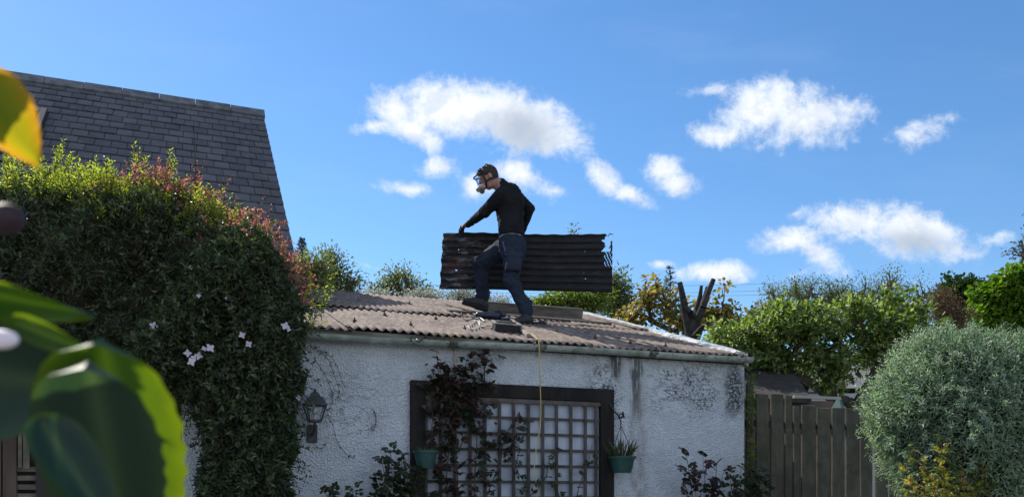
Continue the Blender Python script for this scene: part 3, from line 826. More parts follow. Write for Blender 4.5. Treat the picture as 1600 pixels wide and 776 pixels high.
# skylight
m_alu = pbr('grey_window_frame', (0.05, 0.052, 0.06), 0.9, (0.07, 0.07, 0.08), ns=4, spec=.1)
sky_o = root('x', (0, 0, 0)); bpy.data.objects.remove(sky_o)
mb = MB(); fw = .07
def rect(mb, s0, d0, s1, d1, h0, h1):
    P_ = [hpt(s, d, h) for h in (h0, h1) for s, d in ((s0, d0), (s1, d0), (s1, d1), (s0, d1))]
    mb.add(P_, [(0, 1, 2, 3), (7, 6, 5, 4), (0, 4, 5, 1), (1, 5, 6, 2), (2, 6, 7, 3), (3, 7, 4, 0)])
rect(mb, SK1 - fw, SD0, SK1, SD1, -.02, .09); rect(mb, SK0, SD0, SK0 + fw, SD1, -.02, .09)
rect(mb, SK0 + fw, SD0, SK1 - fw, SD0 + .14, -.02, .088); rect(mb, SK0 + fw, SD1 - .14, SK1 - fw, SD1, -.02, .075)
skf = mb.build('skylight', m_alu, house, bevel=.006)
mb = MB(); rect(mb, SK0 + fw, SD0 + .14, SK1 - fw, SD1 - .14, .02, .045)
mgl = pbr('window_glass', (0.02, 0.03, 0.04), 0.03, spec=1.0); mgl.node_tree.nodes['Principled BSDF'].inputs['Metallic'].default_value = .0
mgl.node_tree.nodes['Principled BSDF'].inputs['Coat Weight'].default_value = 1.0
po = mb.build('pane', mgl, skf)
mb = MB(); rect(mb, SK0 + fw, SD1 - .24, SK1 - fw, SD1 - .14, .047, .056); mb.build('sky_reflection', pbr('sky_reflection', (.8, .82, .85), .25), skf)  # white strip laid over the glass as a painted reflection of the sky
mb = MB(); rect(mb, SK0 - .03, SD1 + .002, SK1 + .03, SD1 + .14, .025, .035); mb.build('apron', pbr('lead', (.11, .115, .125), .6), skf)
fit(house)

# ------------------------------------------------------------------ climbers over the arch
def inside(P, poly):
    x, y = P[:, 0], P[:, 1]; r = np.zeros(len(P), bool); n = len(poly)
    for i in range(n):
        x1, y1 = poly[i]; x2, y2 = poly[(i + 1) % n]
        c = ((y1 > y) != (y2 > y)) & (x < (x2 - x1) * (y - y1) / (y2 - y1 + 1e-9) + x1); r ^= c
    return r


def edged(P, poly):
    d = np.full(len(P), 1e9); n = len(poly)
    for i in range(n):
        a = np.array(poly[i], float); b = np.array(poly[(i + 1) % n], float); ab = b - a
        t = np.clip(((P - a) @ ab) / (ab @ ab), 0, 1); q = a + t[:, None] * ab; d = np.minimum(d, np.hypot(*(P - q).T))
    return d


class Bulk:
    """a leafy mass: an outline in its own upright plane (parallel to the shed wall at depth b) with a rounded thickness"""
    def __init__(s, px, b, T, Rr, seed=0):
        s.b = b; s.T = T; s.R = Rr; s.poly = [tuple((lambda q: (q.x, q.z))(W(x, y, b))) for x, y in px]; s.seed = seed
        p = np.array(s.poly); s.lo = p.min(0); s.hi = p.max(0)

    def thick(s, Q):
        d = edged(Q, s.poly); k = np.clip(d / s.R, 0, 1); t = s.T * np.sqrt(np.clip(1 - (1 - k) ** 2, 0, 1)); sd_ = s.seed
        n = np.sin(Q[:, 0] * 7 + sd_) * np.sin(Q[:, 1] * 6 + 1 + sd_) + .6 * np.sin(Q[:, 0] * 15 + 2 * sd_ + Q[:, 1] * 4) * np.sin(Q[:, 1] * 17 + 2) + .3 * np.sin(Q[:, 0] * 33) * np.sin(Q[:, 1] * 31 + sd_)
        return t * (1 + .20 * n)

    def sample(s, n, front=.72, depth=.10):
        Q = rng.random((int(n * 2.5) + 50, 2)) * (s.hi - s.lo) + s.lo; Q = Q[inside(Q, s.poly)][:n]; m_ = len(Q)
        t = s.thick(Q); side = np.where(rng.random(m_) < front, -1, 1); e = np.abs(rng.normal(size=m_)) * depth
        bb = s.b + side * np.maximum(t - e, 0) ; L = np.stack([Q[:, 0], bb, Q[:, 1]], 1)
        h = .03; gx = (s.thick(Q + [h, 0]) - t) / h; gz = (s.thick(Q + [0, h]) - t) / h
        nr = unit(np.stack([-gx, side * 1.0, -gz], 1))
        return L, nr

    def front(s, x, y):
        b = s.b
        for _ in range(6):
            q = W(x, y, b); t = float(s.thick(np.array([[q.x, q.z]]))[0]); b = s.b - t
        return W(x, y, b - .01)

    def core(s, name, mat, parent, shrink=.09, n=70):
        xs_ = np.linspace(s.lo[0], s.hi[0], n); zs_ = np.linspace(s.lo[1], s.hi[1], n); X, Z = np.meshgrid(xs_, zs_, indexing='ij')
        Q = np.stack([X.ravel(), Z.ravel()], 1); ok = inside(Q, s.poly) & (edged(Q, s.poly) > .05)
        t = np.maximum(s.thick(Q) - shrink, .004); idx = np.arange(n * n).reshape(n, n)
        q = np.stack([idx[:-1, :-1], idx[1:, :-1], idx[1:, 1:], idx[:-1, 1:]], -1).reshape(-1, 4); q = q[ok[q].all(1)]
        V = np.concatenate([np.stack([Q[:, 0], s.b - t, Q[:, 1]], 1), np.stack([Q[:, 0], s.b + t, Q[:, 1]], 1)])
        me = np_mesh(name, V, np.concatenate([q, q[:, ::-1] + n * n])); return link(name, me, mat, parent)


def to_np(v): return np.array(v)


RZ = np.array([[math.cos(TH), -math.sin(TH), 0], [math.sin(TH), math.cos(TH), 0], [0, 0, 1]])
m_twig = pbr('tangled_stems', (0.022, 0.017, 0.012), 1.0, (0.045, 0.035, 0.022), ns=25, bump=1.0, bs=40)
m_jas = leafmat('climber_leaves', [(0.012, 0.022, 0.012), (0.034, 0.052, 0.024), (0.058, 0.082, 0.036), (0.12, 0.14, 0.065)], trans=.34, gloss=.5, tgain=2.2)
m_shoot = leafmat('young_shoots', [(0.13, 0.18, 0.03), (0.22, 0.27, 0.04), (0.32, 0.35, 0.07)], trans=.55, tint=(1.1, 1.1, .4), tgain=1.9)
m_pink = leafmat('bronze_young_leaves', [(0.13, 0.07, 0.05), (0.28, 0.14, 0.12), (0.38, 0.22, 0.19), (0.20, 0.17, 0.06)], trans=.5, tint=(1.2, .8, .7), tgain=1.6)
m_stem = pbr('brown_stem', (0.06, 0.04, 0.025), .9)

pl = [(-60, 298), (0, 300), (60, 292), (130, 296), (185, 305), (240, 300), (300, 322), (352, 350), (402, 385), (440, 425), (455, 470), (440, 560), (300, 640), (200, 600), (60, 600), (-60, 600)]
prr = [(165, 600), (200, 530), (262, 455), (330, 372), (380, 352), (420, 372), (446, 420), (464, 468), (480, 515), (464, 560), (478, 600), (458, 650), (466, 700), (450, 740), (460, 800), (318, 800), (306, 750), (322, 700), (300, 640), (268, 606), (215, 590)]
HL1 = Bulk(pl, .12, .46, .42, 1); HR = Bulk(prr, -.30, .36, .34, 4)
cl1 = empty('climbing_shrub', ORG, TH); tag(cl1, 'dense narrow leaved climber topped with yellow green shoots in front of the slate roof', 'climbing plant')
cl2 = empty('flowering_climber', ORG, TH); tag(cl2, 'dark clematis with pale pink flowers draped over the left end of the white wall', 'climbing plant')
HL1.core('tangled_stems', m_twig, cl1); HR.core('tangled_stems', m_twig, cl2, shrink=.08)
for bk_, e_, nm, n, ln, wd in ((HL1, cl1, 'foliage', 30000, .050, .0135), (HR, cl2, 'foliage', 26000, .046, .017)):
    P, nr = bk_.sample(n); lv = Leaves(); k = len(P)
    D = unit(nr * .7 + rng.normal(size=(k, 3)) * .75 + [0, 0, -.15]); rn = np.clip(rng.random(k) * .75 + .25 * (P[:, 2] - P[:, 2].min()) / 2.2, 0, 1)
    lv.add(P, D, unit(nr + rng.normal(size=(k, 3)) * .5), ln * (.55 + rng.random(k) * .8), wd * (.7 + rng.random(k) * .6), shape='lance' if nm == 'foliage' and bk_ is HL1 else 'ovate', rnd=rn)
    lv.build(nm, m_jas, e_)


def sprigs(roots, dirs, L, nl, ln, wd, lv, mbs, droop=0.0, shape='lance', spread=.9):
    """upright shoots with leaves in pairs"""
    for p, d in zip(roots, dirs):
        p = Vector(p); d = Vector(d).normalized(); l = L * random.uniform(.5, 1.15); s1 = d.orthogonal().normalized()
        pts = [p + d * (l * t) + s1 * (.10 * l * math.sin(t * 3 + p.x * 9)) + Vector((0, 0, -droop * l * t * t)) for t in (0, .25, .5, .75, 1)]
        mbs.tube(pts, [.0035, .003, .0025, .002, .001], 4, cap=False)
        k = max(4, int(nl * random.uniform(.7, 1.2))); tt = np.linspace(.12, 1, k); idx = np.minimum((tt * 4).astype(int), 3); fr_ = tt * 4 - idx
        PP = np.array([pts[i].lerp(pts[i + 1], f) for i, f in zip(idx, fr_)]); dd = np.array(d)[None]; a = np.arange(k) * 2.4 + random.random() * 6
        o1 = np.array(s1); o2 = np.cross(np.array(d), o1); side = np.cos(a)[:, None] * o1 + np.sin(a)[:, None] * o2
        D = dd * (1.0 - .0 * tt[:, None]) * .8 + side * spread + rng.normal(size=(k, 3)) * .15
        lv.add(PP, D, dd.repeat(k, 0) + rng.normal(size=(k, 3)) * .3, ln * (.6 + .6 * rng.random(k)) * (1.1 - .4 * tt), wd * (.8 + .4 * rng.random(k)), shape=shape)


def top_pts(bk_, px, jx=8, jy=8, dbl=.25):
    out = []
    for x, y in px:
        q = W(x + random.uniform(-jx, jx), y + random.uniform(-jy, jy), bk_.b + random.uniform(-dbl, dbl * .6)); out.append((q.x, q.y, q.z))
    return out


def along(pts, n):
    out = []
    for _ in range(n):
        i = random.randrange(len(pts) - 1); t_ = random.random(); out.append((pts[i][0] * (1 - t_) + pts[i + 1][0] * t_, pts[i][1] * (1 - t_) + pts[i + 1][1] * t_))
    return out


# loose side shoots breaking the surface of both climbers
for bk_, e_, n, xr in ((HL1, cl1, 320, None), (HR, cl2, 420, None)):
    P, nr = bk_.sample(n, front=.95, depth=.02); lv = Leaves(); ms = MB()
    sprigs([tuple(p) for p in P], [tuple(a * .8 + rng.normal(size=3) * .5 + [0, 0, -.1]) for a in nr], .17, 13, .052, .017, lv, ms, droop=.35, shape='ovate')
    lv.build('side_shoots', m_jas, e_); tag(ms.build('side_shoot_stems', m_stem, e_), kind='stuff')
lv = Leaves(); ms = MB()
rts = top_pts(HL1, along([(-60, 300), (60, 296), (130, 300), (200, 308), (300, 330), (352, 358), (402, 394)], 260), 8, 16, .38)
sprigs(rts, [(random.uniform(-.5, .5), random.uniform(-.4, .3), 1) for _ in rts], .19, 17, .046, .013, lv, ms)
hero = [(95, 262, .20), (88, 268, .16), (105, 270, .15), (10, 268, .10), (30, 275, .1), (215, 268, .18), (222, 275, .14), (262, 285, .20), (258, 290, .14), (128, 280, .12), (70, 280, .1), (180, 290, .08), (440, 395, .06)]
for x, y, l in hero:
    r_ = top_pts(HL1, [(x, y)] * 2, 3, 3, .1); sprigs(r_, [(random.uniform(-.25, .25), random.uniform(-.2, .2), 1) for _ in r_], l * 1.25, 22, .042, .011, lv, ms)
rts = top_pts(HL1, along([(-60, 325), (60, 322), (130, 326), (220, 330), (300, 350), (360, 385)], 260), 10, 24, .45)
sprigs(rts, [(random.uniform(-.7, .7), random.uniform(-1.0, .1), .8) for _ in rts], .17, 14, .044, .013, lv, ms)
rts = [tuple(W(random.uniform(474, 508), random.uniform(440, 530), random.uniform(-.35, .2))) for _ in range(22)]
sprigs(rts, [(random.uniform(.0, .9), random.uniform(-.5, .3), .7) for _ in rts], .13, 13, .042, .016, lv, ms)
o = lv.build('young_shoots', m_shoot, cl1); tag(o, 'yellow green upright young shoots along the top of the climber')
tag(ms.build('shoot_stems', m_stem, cl1), kind='stuff')
lv = Leaves(); ms = MB()
rts = top_pts(HL1, along([(200, 292), (260, 300), (300, 322), (352, 352), (402, 388), (440, 425), (468, 470)], 330), 10, 26, .3) + top_pts(HL1, along([(120, 300), (200, 310), (300, 350), (350, 385)], 45), 12, 20, .35) + top_pts(HR, along([(300, 400), (340, 368), (380, 352), (420, 372), (446, 420), (464, 470)], 80), 10, 16, .34)
sprigs(rts, [(random.uniform(-.6, .7), random.uniform(-.8, .3), random.uniform(.1, 1)) for _ in rts], .20, 13, .036, .015, lv, ms, droop=.3, shape='ovate')
rts = [tuple(W(x, y, .0)) for x, y in ((300, 310), (298, 300), (304, 290), (345, 330), (330, 320), (310, 300), (380, 350), (410, 365), (425, 385), (395, 360))]
sprigs(rts, [(random.uniform(-.2, .5), random.uniform(-.2, .2), 1) for _ in rts], .30, 16, .026, .012, lv, ms, shape='ovate', droop=.1)
o = lv.build('bronze_young_leaves', m_pink, cl2); tag(o, 'pinkish bronze new leaves along the right top of the climber')
q0 = W(304, 330, .0); q1 = W(302, 188, .02); ms.tube([q0, q0.lerp(q1, .5) + Vector((.012, 0, 0)), q1], [.006, .004, .002], 5)
q0 = W(380, 365, .0); q1 = W(412, 340, .0); ms.tube([q0, q1], [.004, .002], 4); q0 = W(400, 372, .0); q1 = W(448, 352, .0); ms.tube([q0, q1], [.004, .002], 4)
tag(ms.build('bare_stems', m_stem, cl2), kind='stuff')
# petals
m_petal = leafmat('pale_pink_petals', [(0.62, 0.50, 0.60), (0.75, 0.66, 0.74)], trans=.3, tint=(1, 1, 1), tgain=1)
for (x, y, sc) in [(240, 512, 1), (293, 555, 1), (300, 568, 1.1), (310, 558, 1), (327, 547, 1.15), (377, 526, .9), (388, 540, .9), (444, 513, 1.1), (310, 466, .6), (464, 624, .8), (298, 422, .5), (352, 470, .4), (303, 562, .8), (448, 518, .7), (318, 548, .7)]:
    c = HR.front(x, y); c = c + Vector((0, -.07, 0)); fl = Leaves(); f_ = Vector((random.uniform(-.3, .3), -1, random.uniform(-.1, .4))).normalized(); s1 = f_.orthogonal().normalized(); s2 = f_.cross(s1); a0 = random.random() * 6
    D = np.array([s1 * math.cos(a0 + k * PI / 2) + s2 * math.sin(a0 + k * PI / 2) + f_ * .15 for k in range(4)])
    fl.add(np.array([c + f_ * .012] * 4), D, np.array([f_] * 4), .030 * sc, .024 * sc, fold=.05, curl=.1); fl.build('flower', m_petal, cl2)
# tendrils wandering over the wall
mt = MB(); lv = Leaves()
for px in ([(487, 540), (500, 548), (512, 560), (522, 585), (530, 610), (527, 622)], [(500, 620), (512, 645), (520, 665), (527, 690), (540, 708), (552, 716)], [(492, 560), (510, 590), (520, 620), (515, 640)], [(495, 545), (515, 555), (528, 575), (536, 600)], [(578, 670), (588, 658), (584, 640), (587, 664), (576, 676)], [(488, 690), (500, 700), (512, 690)]):
    pts = smooth_curve([W(x, y, -.02 - .03 * random.random()) for x, y in px], 5); mt.tube(pts, .0022, 4)
    for p in pts[::3]:
        k = 2; lv.add(np.array([p] * k) + rng.normal(size=(k, 3)) * .006, rdir(k), rdir(k), .028, .011)
mt.build('tendrils', m_stem, cl2); lv.build('tendril_leaves', m_jas, cl2)

# ------------------------------------------------------------------ dim timber porch under the arch
m_brown = pbr('brown_timber', (0.075, 0.050, 0.036), .8, (0.12, 0.085, 0.065), ns=6, stretch=(1, 1, .25), bump=.3)
pc = empty('timber_porch', ORG, TH); tag(pc, 'dark brown timber porch with old slats below the left climber', 'porch')
def wb(mb, x0, y0, x1, y1, b, t_): a = W(x0, y0, b); c = W(x1, y1, b); mb.box((a.x, b, min(a.z, c.z)), (c.x, b + t_, max(a.z, c.z)))
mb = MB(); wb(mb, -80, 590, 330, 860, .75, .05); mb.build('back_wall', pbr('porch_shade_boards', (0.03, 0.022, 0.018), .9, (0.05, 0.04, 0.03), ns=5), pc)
mb = MB(); wb(mb, 4, 660, 26, 860, .45, .06); mb.build('post', m_brown, pc, bevel=.004)
mb = MB(); wb(mb, -30, 660, 2, 860, .46, .05); mb.build('post', m_brown, pc, bevel=.004)
mb = MB(); wb(mb, 56, 690, 112, 860, .40, .06); mb.build('door_leaf', pbr('dark_door', (0.035, 0.025, 0.024), .7), pc)
mb = MB()
for y in (728, 742, 756, 770): wb(mb, 22, y, 56, y + 8, .47, .02)
wb(mb, 28, 672, 34, 730, .44, .02); wb(mb, 36, 672, 46, 732, .44, .02); mb.build('slats', pbr('bleached_slats', (0.20, 0.17, 0.14), .9, (0.12, .1, .08), ns=12), pc)
mb = MB(); wb(mb, 108, 596, 124, 655, .38, .03); mb.build('pale_board', pbr('bleached_board', (0.38, 0.37, 0.36), .8, (0.2, .19, .18), ns=14), pc)
mb = MB(); wb(mb, 285, 600, 292, 860, .05, .06); mb.build('corner_trim', m_blk, pc)
mb = MB(); wb(mb, 292, 596, 340, 860, .02, .05); mb.build('side_wall', pbr('shaded_white_render', (0.16, 0.15, 0.17), .9, (0.11, .10, .12), ns=6, bump=.6), pc)  # white wall with its shade put into the darker colour
mb = MB(); wb(mb, 112, 640, 286, 860, .60, .05); mb.build('inner_boards', pbr('dark_door', (0.035, 0.025, 0.024), .7), pc)

# ------------------------------------------------------------------ trees
m_bark = pbr('bark', (0.055, 0.045, 0.036), .95, (0.10, 0.085, 0.07), ns=9, bump=.6, stretch=(1, 1, .4))


class Limbs:
    def __init__(s): s.V = []; s.F = []; s.o = 0

    def seg(s, a, b, ra, rb, n=5):
        a = np.array(a, float); b = np.array(b, float); d = b - a; L = np.linalg.norm(d)
        if L < 1e-6: return
        d /= L; x = np.cross(d, [0.3, 0.7, 0.64] if abs(d[2]) > .9 else [0, 0, 1]); x /= np.linalg.norm(x); y = np.cross(d, x)
        an = np.arange(n) * 2 * PI / n; c = np.cos(an)[:, None] * x + np.sin(an)[:, None] * y
        s.V.append(np.concatenate([a + c * ra, b + c * rb])); i = np.arange(n); j = (i + 1) % n
        s.F.append(np.stack([i, j, j + n, i + n], 1) + s.o); s.o += 2 * n

    def build(s, name, mat, parent):
        return link(name, np_mesh(name, np.concatenate(s.V), np.concatenate(s.F)), mat, parent, smooth=True)


def grow(L, start, pts, r, bend=.45, jit=.12, rmin=.002, n=5):
    """limbs that divide until one reaches each point"""
    start = np.asarray(start, float)
    if len(pts) == 1:
        p = pts[0]; m_ = start + (p - start) * .5 + rng.normal(size=3) * np.linalg.norm(p - start) * jit
        L.seg(start, m_, r, max(r * .7, rmin), 4); L.seg(m_, p, max(r * .7, rmin), max(r * .35, rmin * .6), 3); return
    c = pts.mean(0); q = pts - c; ax = np.linalg.svd(q, full_matrices=False)[2][0]; pr = q @ ax; k = np.argsort(pr); h = max(1, int(len(k) * random.uniform(.38, .62)))
    for part in (k[:h], k[h:]):
        if len(part) == 0: continue
        sub = pts[part]; cc = sub.mean(0); d = cc - start; node = start + d * bend + rng.normal(size=3) * np.linalg.norm(d) * jit
        rr = max(r * (len(part) / len(pts)) ** .42, rmin)
        if len(part) > 1:
            md = (start + node) / 2 + rng.normal(size=3) * np.linalg.norm(d) * jit * .4
            L.seg(start, md, r, (r + rr) / 2, n); L.seg(md, node, (r + rr) / 2, rr, n); grow(L, node, sub, rr, bend, jit, rmin, n)
        else: grow(L, start, sub, rr, bend, jit, rmin, n)


def crown_pts(ell, Y, n, dep=None, shell=.45, rmn=.0):
    """cluster centres in ellipsoids given as (x, y, rx, ry) in photo pixels at distance Y"""
    w_ = np.array([e[2] * e[3] for e in ell], float); w_ /= w_.sum(); out = []
    for e, k in zip(ell, rng.multinomial(n, w_)):
        d = unit(rng.normal(size=(k, 3))); r = (rmn + (1 - rmn) * rng.random(k)) ** shell; c = at(e[0], e[1], Y); s = Y / FPX
        dz_ = (dep if dep else min(e[2], e[3] * 1.3) * s)
        out.append(np.array(c)[None] + d * r[:, None] * [e[2] * s, dz_, e[3] * s])
    return np.concatenate(out)


def tree(name, label, cat, base, fork, pts, r, lmat, nl, ln, wd, blob, group=None, bark=m_bark, bend=.45, jit=.1, rmin=.004, shape='ovate', up=.2, out=.6, parent=None, rscale=None, leafname='crown', keep=1.0):
    e = root(name, Vector((base[0], base[1], 0))); tag(e, label, cat, group)
    L = Limbs(); base = np.array(base, float); fork = np.array(fork, float); k = 5; pr = base
    for i in range(1, k + 1):
        q = base + (fork - base) * i / k + (rng.normal(size=3) * r * .5 if i < k else 0); L.seg(pr, q, r * (1.35 - .35 * (i - 1) / k), r * (1.35 - .35 * i / k), 8); pr = q
    grow(L, fork, pts, r, bend, jit, rmin); L.build('trunk', bark, e)
    lv = Leaves(); kp = pts[rng.random(len(pts)) < keep]; c = pts.mean(0)
    P = np.repeat(kp, nl, 0); off = rng.normal(size=P.shape); off = unit(off) * (np.abs(rng.random((len(P), 1))) ** .5) * blob; P = P + off
    D = unit(unit(P - c) * out + unit(off) * .5 + rng.normal(size=P.shape) * .6 + [0, 0, up - .1]); Nn = unit(rng.normal(size=P.shape) * .6 + [0, 0, 1.0] + unit(P - c) * .4)
    lv.add(P, D, Nn, ln * (.6 + .7 * rng.random(len(P))), wd * (.6 + .7 * rng.random(len(P))), shape=shape)
    lv.build(leafname, lmat, e); fit(e); return e


m_apple = leafmat('apple_leaves', [(0.035, 0.06, 0.018), (0.08, 0.12, 0.03), (0.15, 0.19, 0.045), (0.30, 0.31, 0.20)], trans=.42, gloss=.5, tgain=2.2)
m_maple = leafmat('amber_leaves', [(0.07, 0.10, 0.03), (0.13, 0.15, 0.04), (0.22, 0.19, 0.06), (0.22, 0.13, 0.07)], trans=.5, tint=(1.2, 1, .4), tgain=1.7)
m_far = leafmat('grey_green_leaves', [(0.08, 0.095, 0.05), (0.11, 0.13, 0.065), (0.15, 0.165, 0.08)], trans=.4, gloss=.2)
m_lime = leafmat('lime_leaves', [(0.06, 0.12, 0.01), (0.10, 0.18, 0.015), (0.15, 0.23, 0.02)], trans=.45)
m_deep = leafmat('dark_leaves', [(0.015, 0.035, 0.01), (0.03, 0.06, 0.015), (0.05, 0.085, 0.02)], trans=.3)
m_olive = leafmat('olive_leaves', [(0.10, 0.115, 0.05), (0.15, 0.165, 0.07), (0.20, 0.20, 0.09)], trans=.4)
m_white = leafmat('blossom', [(0.30, 0.33, 0.24), (0.50, 0.50, 0.44), (0.20, 0.25, 0.12)], trans=.4, tint=(1, 1, 1), tgain=1)
m_fir = leafmat('fir_needles', [(0.010, 0.022, 0.012), (0.022, 0.038, 0.022)], trans=.15)
m_russet = leafmat('russet_twigs', [(0.09, 0.045, 0.03), (0.14, 0.07, 0.05), (0.10, 0.075, 0.05)], trans=.3)
m_yg = leafmat('yellow_green_leaves', [(0.07, 0.10, 0.02), (0.12, 0.16, 0.03), (0.18, 0.20, 0.06)], trans=.5)


def g0_(x, Y): return (at(x, 770, Y).x, Y, 0.0)


# tall open trees far beyond the garden
Y = 46.
pts = crown_pts([(1215, 472, 36, 30), (1262, 466, 44, 30), (1305, 470, 36, 34)], Y, 170, shell=.33)
tree('open_tree', 'wide sparse tree on the skyline, left of the two beyond the green orchard tree', 'tree', g0_(1262, Y), at(1262, 520, Y), pts, .30, m_far, 34, .13, .06, .55, 'sparse trees on the skyline', jit=.07, rmin=.028, bend=.5)
pts = crown_pts([(1345, 468, 34, 36), (1382, 458, 44, 36), (1430, 466, 40, 32)], Y, 180, shell=.33)
tree('open_tree', 'flat topped sparse tree on the skyline with its branches showing, left of the russet bush', 'tree', g0_(1378, Y), at(1378, 525, Y), pts, .34, m_far, 24, .13, .06, .55, 'sparse trees on the skyline', jit=.07, rmin=.032, bend=.5)
Y = 26.
pts = crown_pts([(1508, 458, 36, 22), (1490, 462, 26, 18), (1520, 480, 34, 30), (1500, 500, 30, 20)], Y, 110, shell=.5)
tree('dark_tree', 'dark green dense tree between the russet bush and the lime green tree', 'tree', g0_(1508, Y), at(1508, 520, Y), pts, .16, m_deep, 80, .13, .09, .34, jit=.08)
Y = 22.
pts = crown_pts([(1580, 440, 38, 20), (1560, 468, 40, 22), (1600, 475, 44, 34), (1550, 492, 34, 18), (1590, 505, 44, 22), (1640, 450, 40, 40)], Y, 190, shell=.55)
tree('lime_tree', 'bright lime green leafy tree at the right edge behind the silvery bush', 'tree', g0_(1590, Y), at(1588, 530, Y), pts, .18, m_lime, 75, .13, .11, .25, jit=.08, up=-.2)
Y = 20.
pts = crown_pts([(1474, 480, 27, 24), (1490, 500, 30, 22), (1468, 462, 14, 12)], Y, 150, shell=.6)
tree('russet_bush', 'reddish brown twiggy bush in front of the dark green tree', 'bush', g0_(1482, Y), at(1482, 540, Y), pts, .05, m_russet, 34, .055, .02, .22, jit=.12, rmin=.006)

# trees left of the man, beyond the roof
Y = 34.
pts = crown_pts([(492, 430, 34, 36), (476, 440, 28, 40), (505, 460, 30, 22)], Y, 110, shell=.55)
tree('bushy_tree', 'olive green bushy tree just right of the slate roof edge', 'tree', g0_(488, Y), at(488, 500, Y), pts, .2, m_olive, 34, .14, .08, .42, jit=.08)
pts = crown_pts([(525, 425, 24, 32), (535, 448, 26, 22), (516, 405, 14, 14), (550, 440, 14, 14)], Y + 6, 120, shell=.45)
tree('airy_tree', 'thin airy grey green tree standing right of the olive tree', 'tree', g0_(526, Y + 6), at(526, 500, Y + 6), pts, .22, m_far, 14, .15, .08, .5, jit=.08, rmin=.03)
pts = crown_pts([(622, 436, 30, 20), (645, 450, 32, 20), (600, 452, 26, 16), (668, 462, 22, 12)], Y + 8, 120, shell=.45)
tree('round_tree', 'rounded open tree rising alone above the corrugated roof left of the held sheet', 'tree', g0_(633, Y + 8), at(633, 500, Y + 8), pts, .30, m_olive, 15, .16, .09, .5, jit=.07, rmin=.035)
# dark conifer
def conifer(label, x, ytop, ybot, wpx, Y, sparse=1.0):
    e = root('conifer', Vector(g0_(x, Y))); tag(e, label, 'tree'); L = Limbs(); lv = Leaves()
    top = np.array(at(x, ytop, Y)); base = np.array(g0_(x, Y)); L.seg(base, top, .16, .012, 7); s = Y / FPX; H_ = (ybot - ytop) * s; nw = int(14 * sparse) + 6
    for i in range(nw):
        f = (i + .6) / nw; z = top[2] - f * H_; R_ = wpx * s * (f ** .8) * random.uniform(.8, 1.1)
        for k in range(7):
            a = k * 2 * PI / 7 + i * 1.7 + random.uniform(-.2, .2); d = np.array([math.cos(a), math.sin(a), .35 if sparse > .7 else .45]); p = np.array([top[0], top[1], z]); q = p + d * R_
            L.seg(p, q, .022, .006, 3); m_ = int(26 * sparse * max(.25, f)); t_ = rng.random(m_) ** .7; P = p + (q - p) * t_[:, None]
            D = unit(d[None] * .7 + rng.normal(size=(m_, 3)) * .7); lv.add(P, D, rdir(m_), .20 * (1 - .4 * t_), .05, shape='lance')
    L.build('trunk', m_bark, e); lv.build('crown', m_fir, e); return fit(e)
conifer('dark green conifer tip rising behind the olive tree beside the slate roof', 472, 372, 470, 34, 38., 1.0)
conifer('thin bare topped spruce behind the pollarded trunk and amber leaves', 1047, 414, 520, 26, 30., .45)
# blossoming shrubs glimpsed under the sheet
Y = 24.
for i, (lab, ell, mt_) in enumerate([('white blossoming shrub seen between the lone round tree and the held sheet', [(660, 468, 36, 12), (590, 466, 30, 9)], m_white), ('pale blossoming shrub seen under the held sheet and the raised knee', [(725, 468, 45, 20), (775, 474, 28, 16)], m_white)]):
    pts = crown_pts(ell, Y, 110, shell=.6); x = ell[0][0]
    tree('blossom_shrub', lab, 'shrub', g0_(x, Y), at(x, 510, Y), pts, .06, mt_, 34, .055, .05, .26, 'white flowering shrubs beyond the roof', jit=.12, rmin=.01)
Y = 19.
pts = crown_pts([(858, 478, 30, 18), (895, 474, 36, 20), (930, 470, 30, 22), (840, 486, 22, 12)], Y, 150, shell=.6)
tree('garden_shrub', 'yellow green shrub beyond the roof under the right half of the sheet', 'shrub', g0_(890, Y), at(890, 530, Y), pts, .06, m_yg, 40, .085, .045, .24, jit=.12, rmin=.007)
Y = 30.
pts = crown_pts([(965, 452, 20, 30), (975, 476, 22, 20), (950, 470, 18, 30)], Y, 110, shell=.5)
tree('airy_tree', 'pale airy tree rising at the torn right end of the sheet', 'tree', g0_(962, Y), at(962, 510, Y), pts, .10, m_far, 34, .12, .06, .42, jit=.1, rmin=.015)
pts = crown_pts([(897, 364, 7, 9), (897, 400, 20, 30), (895, 440, 30, 30)], Y, 60, shell=.5)
tree('slender_tree', 'slender tree whose tip just shows over the top edge of the sheet', 'tree', g0_(896, Y), at(896, 470, Y), pts, .08, m_far, 24, .12, .06, .3, jit=.1, rmin=.012)

# amber leaved tree with branches and the pollard
Y = 13.5
pts = crown_pts([(985, 492, 34, 16), (1010, 470, 30, 24), (1040, 462, 34, 26), (1060, 492, 40, 24), (1000, 505, 50, 14), (1120, 502, 40, 24), (1155, 506, 36, 20), (1190, 490, 26, 16), (1165, 515, 30, 14), (1125, 488, 26, 14), (1145, 484, 18, 10), (1022, 440, 12, 8), (1095, 480, 22, 16), (1133, 446, 7, 9), (1120, 466, 12, 8)], Y, 210, shell=.7)
tree('amber_tree', 'amber and bronze leaved tree round the pollarded trunk at the end of the roof', 'tree', g0_(1088, Y), at(1086, 535, Y), pts, .07, m_maple, 9, .085, .065, .13, jit=.14, rmin=.005, up=-.5)
Y = 12.2
e = root('pollarded_tree', Vector(g0_(1084, Y))); tag(e, 'dark pollarded trunk with sawn off upright stubs against the cloud', 'tree'); L = Limbs()
ctr = [at(1082, 700, Y), at(1082, 560, Y), at(1080, 520, Y), at(1085, 496, Y)]
b_ = np.array(g0_(1084, Y)); pv = b_; rr_ = [.14, .11, .095, .08]
for p, r_ in zip(ctr, rr_): L.seg(pv, p, r_ * 1.05, r_, 9); pv = p
